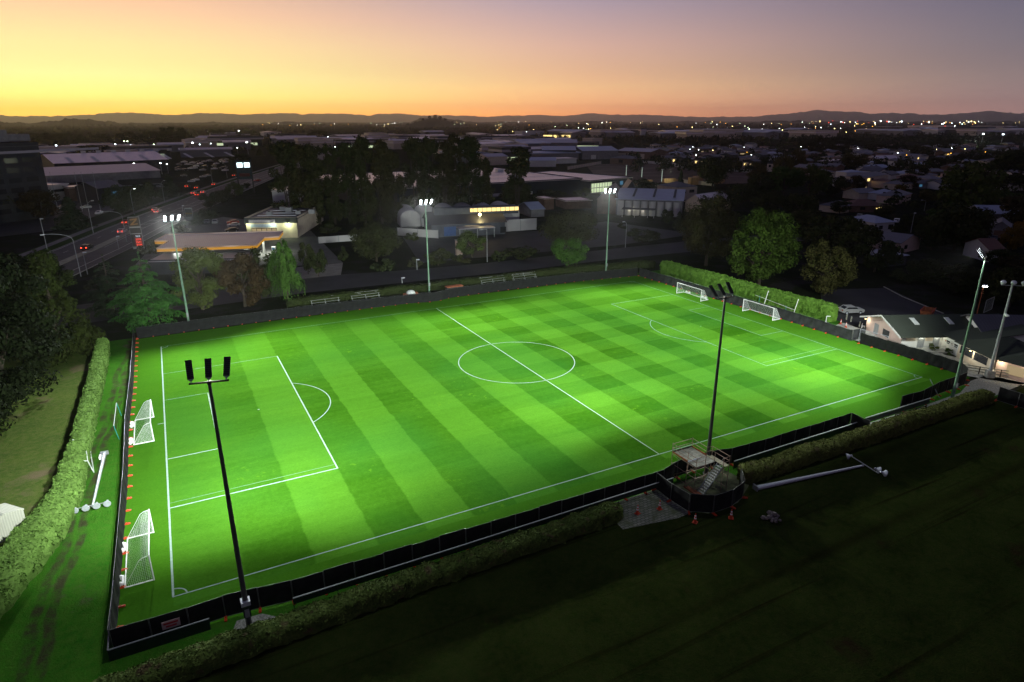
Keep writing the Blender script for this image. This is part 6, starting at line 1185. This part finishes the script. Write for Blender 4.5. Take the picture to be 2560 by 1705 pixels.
t = bld('office_block', _oa, _ob, 46, 27, 'dark office block with stepped roof at the picture edge by the road', 'office block', 'flat', 1.2, 'wall_dark', 'roof_dark', [], None, .0)
for q in range(6):
    for x in range(2, int(t_w)-6, 7): MB().box(x, -.045, 3.2+3.6*q, x+5, -.004, 5.0+3.6*q).build('window', 'win_dim' if (q*7+x) % 23 == 3 else 'glass', t)
    for y in range(3, 44, 7): MB().box(t_w, y, 3.2+3.6*q, t_w+.045, y+5, 5.0+3.6*q).build('window', 'glass', t)
MB().box(2, 8, 28.5, 26, 30, 33).build('plant_room', 'wall_grey', t); MB().box(24, 14, 28.4, 40, 34, 31.2).build('plant_room', 'wall_grey', t); MB().box(-.4, -.5, 24.6, 58, -.06, 25.5).build('ledge', 'roof_violet', t)
wh = [o for o in sc.objects if o.get('label', '').startswith('very long warehouse')][0]
for i in range(8): MB().add([(10+16*i, .5, 8.9), (12.4+16*i, .5, 8.9), (12.4+16*i, 18, 11.7), (10+16*i, 18, 11.7)], [(0, 1, 2, 3)]).build('skylight', 'wall_white', wh)
for i in range(8): MB().box(24+10*i, 33, 13.6, 27+10*i, 35, 15.2).build('roof_vent', 'wall_white', wh)
# far roofs: one of each kind, copied
def proto_bld(kind, wall, rmat, roof, lit=None):
    t = bld('building' if kind == 'b' else 'house', (0, -900), (1, -900), 1, 1, 'far building', 'building' if kind == 'b' else 'house', roof, .38 if kind != 'b' else .22, wall, rmat, [], None, .03)
    # scale-free roof thickness
    if lit: MB().box(.1, -.012, .15, .9, -.004, .5).build('lit_front', lit, t)
    return t
PB = [proto_bld('b', 'wall_white', 'roof_pale', 'gable'), proto_bld('b', 'wall_grey', 'roof_violet', 'gable'), proto_bld('b', 'wall_cream', 'roof_pale', 'flat'), proto_bld('b', 'wall_grey', 'roof_blue', 'gable'), proto_bld('b', 'wall_dark', 'roof_violet', 'flat', 'win_green')]
PH = [proto_bld('h', 'wall_cream', 'roof_grey', 'hip'), proto_bld('h', 'wall_white', 'roof_dark', 'gable'), proto_bld('h', 'wall_pink', 'roof_rust', 'hip'), proto_bld('h', 'wall_white', 'roof_blue', 'hip'), proto_bld('h', 'wall_brown', 'roof_grey', 'gable', 'win_dim')]
USED = set()
def scatter(rg, n, box, protos, sz, label, group, seed, yaw=(0, .5)):
    random.seed(seed)
    for i in range(n):
        x = random.uniform(box[0], box[2]); y = box[1]+(box[3]-box[1])*random.random()**1.0; P = at(rg, x, y); p = random.choice(protos)
        t = copy_tree(p) if p.name in USED else p
        USED.add(p.name)
        w_, d_, h_ = (random.uniform(*q) for q in sz); t.location = (P[0], P[1], 0); t.scale = (w_, d_, h_); t.rotation_euler = (0, 0, random.uniform(*yaw)+random.choice((0, 0, math.pi/2)) - .3)
        t['label'] = label; t['group'] = group
BS = ((26, 70), (22, 40), (6, 9)); HS = ((10, 16), (8, 11), (3, 4.6))
scatter('r1', 26, (240, 470, 1250, 560), PB, ((24, 60), (16, 30), (5.5, 8)), 'dim roofed yard building among the lit yards by the main road', 'yard buildings by the main road', 3)
scatter('r1', 16, (1250, 380, 2080, 480), PB, ((30, 80), (24, 40), (7, 10)), 'far factory roof where the main road bends away', 'far factories at the road bend', 4)
scatter('r2', 46, (500, 325, 1700, 420), PB, BS, 'pale factory roof beyond the poplars', 'factory roofs beyond the poplars', 5)
scatter('r3', 30, (0, 360, 420, 520), PB, BS, 'factory roof behind the lone poplar and the store', 'factory roofs behind the store', 6)
scatter('r3', 30, (700, 318, 2300, 352), PB, ((40, 110), (30, 60), (9, 13)), 'pale flat roof in the far commercial strip', 'far commercial roofs', 7)
scatter('r3', 64, (1150, 405, 2050, 510), PH, HS, 'small house behind the townhouses and the vacant lot', 'houses behind the vacant lot', 8)
scatter('r4', 90, (820, 400, 2330, 540), PH, HS, 'house scattered among the dark trees of the far suburb', 'far suburb houses', 9)
scatter('r4', 34, (900, 540, 2330, 720), PH, HS, 'house glimpsed between the big suburb trees', 'houses between the suburb trees', 10)
scatter('r4', 30, (1500, 282, 2340, 330), PB, ((40, 110), (30, 60), (8, 12)), 'pale flat roof in the bright far shopping district', 'far shopping district roofs', 12)
# woods and garden trees too far to count
def far_woods():
    parts = []
    def put(n, u0, u1, v0, v1, hs, seed, k=26):
        r_ = np.random.default_rng(seed)
        for i in range(n):
            P = at('d', r_.uniform(u0, u1), v0+(v1-v0)*r_.random()**.8); h = r_.uniform(*hs); wd = h*r_.uniform(.4, .9)
            N = sph(k); N[:, 2] = np.abs(N[:, 2])*.9+.05; Q = np.array((P.x, P.y, h*.25))+N*np.array((wd, wd, h*.75))*r_.uniform(.6, 1.05, (k, 1)); parts.append(leafquads(Q, N, h*.17, .7, .6))
    put(1500, -40, 2400, 283.4, 292, (9, 17), 1); put(900, -40, 2400, 290, 302, (7, 13), 2); put(420, -40, 1000, 292, 322, (6, 12), 3); put(700, 1100, 2400, 298, 330, (6, 11), 4); put(500, 1450, 2400, 325, 400, (4, 8.5), 5, 30); put(160, 60, 640, 318, 350, (4, 8), 6, 30); put(60, 2020, 2354, 380, 520, (3, 6), 8, 40); put(120, 640, 1150, 300, 330, (6, 12), 9, 30)
    V, F = cat_leaf(parts); return struct(link('distant_trees', raw_mesh('distant_trees', V, F, 'leaf_dark')), 'dark distant tree cover over the town', 'stuff')
far_woods()
# knoll with trees on the skyline
_az = az_of(1017); KN = Vector((CAMP.x+4000*math.sin(_az), CAMP.y+4000*math.cos(_az), 0)); kx = Vector((math.cos(_az), -math.sin(_az), 0)); ky = Vector((math.sin(_az), math.cos(_az), 0))
m = MB(); rings = [(1., 0), (.8, .12), (.6, .38), (.4, .7), (.2, .93), (.04, 1.)]; nn_ = 26; KH = 46
for q, hh in rings:
    for i in range(nn_): a = 2*math.pi*i/nn_; p = KN + kx*(230*q*math.cos(a)) + ky*(170*q*math.sin(a)); m.v.append((p.x, p.y, KH*hh*(1+.06*math.sin(3*a))-.5))
for r_ in range(len(rings)-1): m.f += [(r_*nn_+i, r_*nn_+(i+1) % nn_, (r_+1)*nn_+(i+1) % nn_, (r_+1)*nn_+i) for i in range(nn_)]
m.f.append(tuple(range((len(rings)-1)*nn_, len(rings)*nn_))); struct(m.build('hill', 'hill', smooth=True))
for dx, hh, wd, zq in ((-150, 15, 24, .22), (-105, 17, 22, .42), (-62, 20, 20, .74), (-24, 24, 22, .95), (8, 28, 24, .98), (36, 24, 20, .93), (66, 20, 22, .72), (105, 16, 26, .42), (150, 14, 26, .2)):
    p = KN + kx*dx; t = tree('leaf_dark', p, hh, wd, 'tree on the small knoll standing up against the far hills', 'trees on the skyline knoll'); t.location.z = KH*zq-3
# ------------------------------------------------------------------ street lamps and far lights
def street_lamp(P, h, label, arm=0., adir=0., lit=None, mat='galv_dull', r=.11, group=None):
    t = thing('street_lamp', label, 'street lamp', (P[0], P[1], 0), adir, group); m = MB(); m.tube((0, 0, 0), (0, 0, h*(.82 if arm else 1)), r, r*.6, 7)
    if arm:
        pts = [(arm*(1-math.cos(a)), 0, h*.82+h*.18*math.sin(a)) for a in np.linspace(0, math.pi/2, 6)]; m.path(pts, r*.5, 5)
    m.build('pole', mat, t); q = MB(); x = arm; q.box(x-.1, -.16, h-.08, x+.75, .16, h+.08); l = q.build('lamp_head', 'galv', t)
    MB().box(x, -.13, h-.14, x+.7, .13, h-.085).build('lens', lit or 'rail_white', l); return t
for i, (rg, x, y, top, arm, ad, lit, lb) in enumerate((('r1', 555, 1345, 1040, 5.5, R(195), None, 'curved arm street lamp over the near end of the main road'), ('r1', 870, 1110, 890, 5, R(195), None, 'curved arm street lamp beside the fuel price sign'), ('r1', 325, 1165, 950, 0, 0, None, 'straight lamp post on the footpath by the broad conifer'), ('r1', 640, 1050, 830, 1.6, R(40), None, 'tall lamp post by the side road mouth'), ('r1', 920, 922, 745, 1.6, R(30), 'lamp_white', 'lit lamp post on the grassy verge'), ('r1', 1127, 835, 690, 1.2, R(30), None, 'thin lamp post before the verge tree pair'), ('r1', 1556, 672, 570, 1.2, R(200), None, 'lamp post at the traffic lights near the billboard'), ('r1', 1650, 640, 540, 1.2, R(200), None, 'slim lamp post behind the billboard'), ('r1', 1455, 705, 605, 1.2, R(30), None, 'lamp post by the parked yard cars'), ('r1', 1262, 960, 860, 0, 0, None, 'dark post near the roadside sign board'), ('r1', 600, 1330, 1180, 0, 0, None, 'short lamp post on the road edge behind the dark conifer'), ('r1', 815, 1160, 1070, 0, 0, None, 'short post between the road and the price sign'),
        ('r3', 995, 1092, 912, 1.0, R(190), None, 'street lamp on the side street before the tank building'), ('r2', 1103, 1245, 1175, 0, 0, None, 'short pale post on the side street by the round dark tree'), ('r2', 1000, 1335, 1300, 0, 0, None, 'tiny pale post on the side street edge'), ('f4', 1030, 625, 490, 1.6, R(160), None, 'curved street lamp in the suburb beside the yellow bush'), ('f4', 1350, 545, 370, 2.2, R(-10), None, 'taller curved street lamp among the suburb trees'), ('f4', 865, 890, 650, 0, 0, None, 'bare pole leaning light in the suburb trees by the pale blue roof'), ('f4', 2100, 1025, 820, 0, 0, None, 'bare pole before the yellow tree at the edge'))):
    P = at(rg, x, y); street_lamp(P, min(13, hgt(P, rg, top)), lb, arm, ad, lit)
for x in (295, 350, 400, 565, 610, 690): P = at('r1', x, 900); t = thing('flag_pole', 'thin bare flag pole in front of the showrooms', 'flag pole', (P[0], P[1], 0), 0, 'flag poles before the showrooms'); MB().tube((0, 0, 0), (0, 0, 16), .12, .06, 6).build('pole', 'galv_dull', t); MB().ball((0, 0, 16), .16, 6, 4).build('finial', 'galv_dull', t)
lp = MB(); lp.tube((0, 0, 0), (0, 0, 9), .16, .1, 5); LP_ME = lp.mesh('pole', 'galv_dull')
LG = {}
for mt in ('lamp_white', 'lamp_cool', 'lamp_warm', 'lamp_green', 'lamp_red', 'lamp_amber'): g_ = MB(); g_.ball((0, 0, 9.3), .55, 7, 5, .7); LG[mt] = g_.mesh('lamp_globe', mt)
def glow(P, mt, label, group, s=1., zs=.75):
    t = thing('street_lamp', label, 'street lamp', (P[0], P[1], 0), 0, group); t.scale = (s, s, max(.7, s*zs)); link('pole', LP_ME, t); link('lamp_globe', LG[mt], t)
random.seed(21)
for x, y, mt, s in ((1640, 388, 'lamp_white', 2.2), (1330, 505, 'lamp_white', 1.9), (1375, 485, 'lamp_cool', 1.3), (1450, 472, 'lamp_cool', 1.2), (1700, 500, 'lamp_white', 1.9), (1630, 498, 'lamp_white', 1.0), (905, 490, 'lamp_cool', 1.3), (800, 488, 'lamp_cool', 1.4), (770, 492, 'lamp_white', 1.0), (1062, 484, 'lamp_green', 1.3), (990, 512, 'lamp_cool', 1.1), (1130, 514, 'lamp_green', .9), (860, 466, 'lamp_green', 1.5), (882, 466, 'lamp_green', 1.5), (252, 525, 'lamp_cool', 1.2), (400, 512, 'lamp_cool', 1.6), (310, 528, 'lamp_green', 1.1), (545, 522, 'lamp_green', 1.3), (585, 495, 'lamp_white', .8), (930, 640, 'lamp_white', 1.1), (1110, 636, 'lamp_cool', 1.1), (1153, 630, 'lamp_white', .8), (1945, 422, 'lamp_warm', 1.5), (2248, 415, 'lamp_cool', 1.3), (2298, 490, 'lamp_white', 1.0)):
    P = at('r1', x, y+9); glow(P, mt, 'small bright lamp over the yards beside the main road', 'lit lamps over the yards', s)
# suburb and shopping district lights
def specks(rg, n, box, mats, s, label, group, seed, zs=.75):
    random.seed(seed)
    for i in range(n):
        P = at(rg, random.uniform(box[0], box[2]), random.uniform(box[1], box[3])); glow(P, random.choice(mats), label, group, random.uniform(*s), zs)
WARM = ['lamp_warm', 'lamp_warm', 'lamp_green', 'lamp_amber', 'lamp_white']
specks('d', 70, (900, 285.5, 2354, 300), WARM, (1.2, 2.0), 'tiny warm light in the far town below the hills', 'far town lights', 1, 1.5)
specks('d', 20, (540, 287, 900, 300), WARM, (1.1, 1.7), 'tiny warm light beyond the main road toward the hills', 'lights toward the hills', 2, 1.5)
specks('d', 46, (1120, 300, 2000, 318), WARM, (.9, 1.5), 'small light between the far factory roofs', 'lights between the far roofs', 3, 1.3)
specks('d', 46, (1880, 290, 2240, 304), ['lamp_warm', 'lamp_amber', 'lamp_white', 'lamp_cool', 'lamp_red', 'lamp_warm'], (1.6, 3.2), 'bright light of the far shopping district', 'shopping district lights', 4, 1.1)
specks('r4', 26, (0, 430, 2300, 520), ['lamp_warm', 'lamp_amber', 'lamp_white'], (.35, .6), 'small warm light among the suburb houses', 'lights among the suburb houses', 6)
for u, v, mt in ((2007, 285.5, 'lamp_warm'), (2024, 286, 'lamp_warm'), (2045, 287, 'lamp_warm'), (2122, 285.5, 'lamp_warm'), (2135, 285.5, 'lamp_warm'), (2142, 285.5, 'lamp_warm'), (2070, 287, 'lamp_white')): glow(at('d', u, v), mt, 'tall warm stadium light on the far skyline', 'far stadium lights', 3.4)
for u, v, lb in ((2255, 334, 'tall court lamp with a bluish light, nearest the far lit court'), (2300, 336, 'tall court lamp with a bluish light beside the big edge tree'), (2352, 336, 'tall court lamp with a bluish light at the picture edge')):
    P = at('d', u, v); t = thing('court_lamp', lb, 'lamp post', (P[0], P[1], 0), 0, None); MB().tube((0, 0, 0), (0, 0, 16), .2, .12, 6).build('pole', 'galv', t); MB().box(-1.6, -.5, 15.8, 1.6, .5, 16.6).build('lamp', 'lamp_cool', t)
P = at('d', 2245, 337); ld = bpy.data.lights.new('court_light', 'POINT'); ld.energy = 16000; ld.color = (.85, 1, .85); lo = bpy.data.objects.new('court_light', ld); COL.objects.link(lo); lo.location = (P.x-4, P.y, 9)
sheet('far_court', [tuple(at('d', *q))[:2] for q in ((2195, 339), (2310, 340), (2300, 334.5), (2200, 334.5))], .03, 'verge')
# ------------------------------------------------------------------ vehicles
def car_mesh(paint):
    b = MB(); prof = [(-2.1, .35), (-2.12, .75), (-1.95, .95), (-1.0, 1.02), (-.35, 1.42), (1.2, 1.47), (1.85, 1.05), (2.12, .95), (2.15, .4), (1.75, .28), (-1.8, .28)]
    b.extr(prof, -.86, .86); body = b.mesh('body', paint)
    g = MB(); g.extr([(-.92, 1.03), (-.37, 1.36), (1.15, 1.41), (1.7, 1.06)], -.868, .868); g.add([(-.98, -.72, 1.05), (-.98, .72, 1.05), (-.42, .62, 1.41), (-.42, -.62, 1.41)], [(0, 1, 2, 3)]); g.add([(1.86, -.7, 1.08), (1.86, .7, 1.08), (1.27, .62, 1.46), (1.27, -.62, 1.46)], [(3, 2, 1, 0)]); glass = g.mesh('windows', 'glass')
    return body, glass
w_ = MB(); w_.tube((0, -.1, 0), (0, .1, 0), .32, .32, 12); WH = w_.mesh('wheel', 'tyre'); h_ = MB(); h_.tube((0, -.115, 0), (0, .115, 0), .19, .19, 8); HUB = h_.mesh('hub', 'galv')
tl = MB(); tl.box(2.13, -.16, .72, 2.19, .16, .95); TL = tl.mesh('tail_light', 'lamp_red'); TLO = tl.mesh('tail_light', 'scaf_red'); hl_ = MB(); hl_.box(-2.17, -.18, .62, -2.1, .18, .8); HLM = hl_.mesh('headlight', 'rail_white'); HLL = hl_.mesh('headlight', 'lamp_white')
BOD = {k: car_mesh('paint_'+k if False else CARS[k]) for k in CARS}
def car(P, rz, col, label, tail=False, head=False, s=1., group=None, name='parked_car'):
    """nose along local -x"""
    t = thing(name, label, 'car', (P[0], P[1], .035), rz, group); t.scale = (s, s, s); b, g = BOD[col]; bo = link('body', b, t); link('windows', g, t)
    for x in (-1.35, 1.35):
        for y in (-.8, .8): wq = link('wheel', WH, t, (x, y, .32)); link('hub', HUB, wq)
    for y in (-.62, .62):
        q = link('tail_light', TL if tail else TLO, t); q.location = (0, y, 0); q = link('headlight', HLL if head else HLM, t); q.location = (0, y, 0)
    return t
RD = math.atan2(40, 14)  # road bearing
def rdir(P):
    b = min(range(len(fine_axis)-1), key=lambda i: (fine_axis[i][0]-P[0])**2+(fine_axis[i][1]-P[1])**2); return math.atan2(fine_axis[b+1][1]-fine_axis[b][1], fine_axis[b+1][0]-fine_axis[b][0])
for x, y, col, lb in ((600, 1160, 'black', 'dark car with red tail lights on the road, nearest the footpath bend'), (840, 1048, 'white', 'white car with red tail lights near the median strip'), (868, 985, 'red', 'car with glowing brake lights at the kerb beside the lamp post'), (1068, 897, 'silver', 'silver car with tail lights turning at the verge'), (1082, 910, 'white', 'pale car with brake lights right behind the turning silver car'), (1328, 782, 'silver', 'braking car at the head of the queue, kerb side'), (1356, 794, 'red', 'braking car in the middle of the queue'), (1392, 776, 'white', 'braking car in the outer lane of the queue'), (1350, 745, 'black', 'dark car turning ahead of the queue'), (1468, 722, 'grey', 'grey car with an amber glow past the queue'), (1285, 735, 'black', 'car leaving the yard with one red light'), (1605, 660, 'black', 'distant car with a red light near the billboard')):
    P = at('r1', x, y); car(P, rdir(P)+math.pi+(.0), col, lb, True, False, 1.05, None, 'moving_car')
for x, y, col, rz, lb in ((1418, 985, 'grey', 1.4, 'small parked car with its nose to the hedge, first of two'), (1474, 983, 'silver', 1.4, 'small parked car beside the other small car at the hedge'), (1595, 985, 'red', .05, 'red car parked in the lit row at the shop'), (1600, 1005, 'white', .05, 'white car parked in the middle of the lit row at the shop'), (1588, 1040, 'black', .05, 'black car parked nearest the canopy in the lit row')): car(at('r1', x, y), rz, col, lb)
car(at('cl', 228, 212), R(-22)+math.pi, 'silver', 'silver hatchback parked beyond the end of the tall bright hedge', s=1.04)
for x, y, col, rz, lb in ((1340, 690, 'white', .3, 'white van like car in the yard by the queue'), (1390, 668, 'silver', .4, 'silver car in the yard row behind the queue'), (1420, 660, 'silver', .4, 'silver car at the end of the yard row'), (590, 880, 'silver', .2, 'silver car in the car park under the conifer'), (680, 920, 'white', 1.3, 'white utility vehicle in the car park beside the conifer'), (1100, 735, 'silver', .2, 'pale car at the yard before the verge trees'), (1260, 660, 'grey', .2, 'grey car in the yard beside the warehouse'), (1310, 700, 'white', .2, 'white car half hidden in the yard'), (1860, 650, 'silver', 1., 'pale car on the far side of the road by the small shop'), (1760, 695, 'red', .3, 'red car by the billboard driveway'), (430, 880, 'black', .3, 'dark car in the car park before the white office')): car(at('r1', x, y), rz, col, lb)
for x, y, col, lb in ((690, 770, 'white', 'white car by the pale blue roofed house'), (650, 1115, 'white', 'white vehicle under trees beside the pinkish gable'), (235, 710, 'grey', 'grey car in the suburb drive by the rust roof'), (1880, 985, 'black', 'black car in front of the grey garage')): car(at('f4', x, y), .5, col, lb)
random.seed(9)
for i in range(34): car(at('r1', random.uniform(1210, 1560), random.uniform(548, 625)), random.uniform(0, .6), random.choice(['white', 'silver', 'grey', 'black']), 'car in the dense rows of the sales yard beside the road', group='sales yard cars', s=1.1)
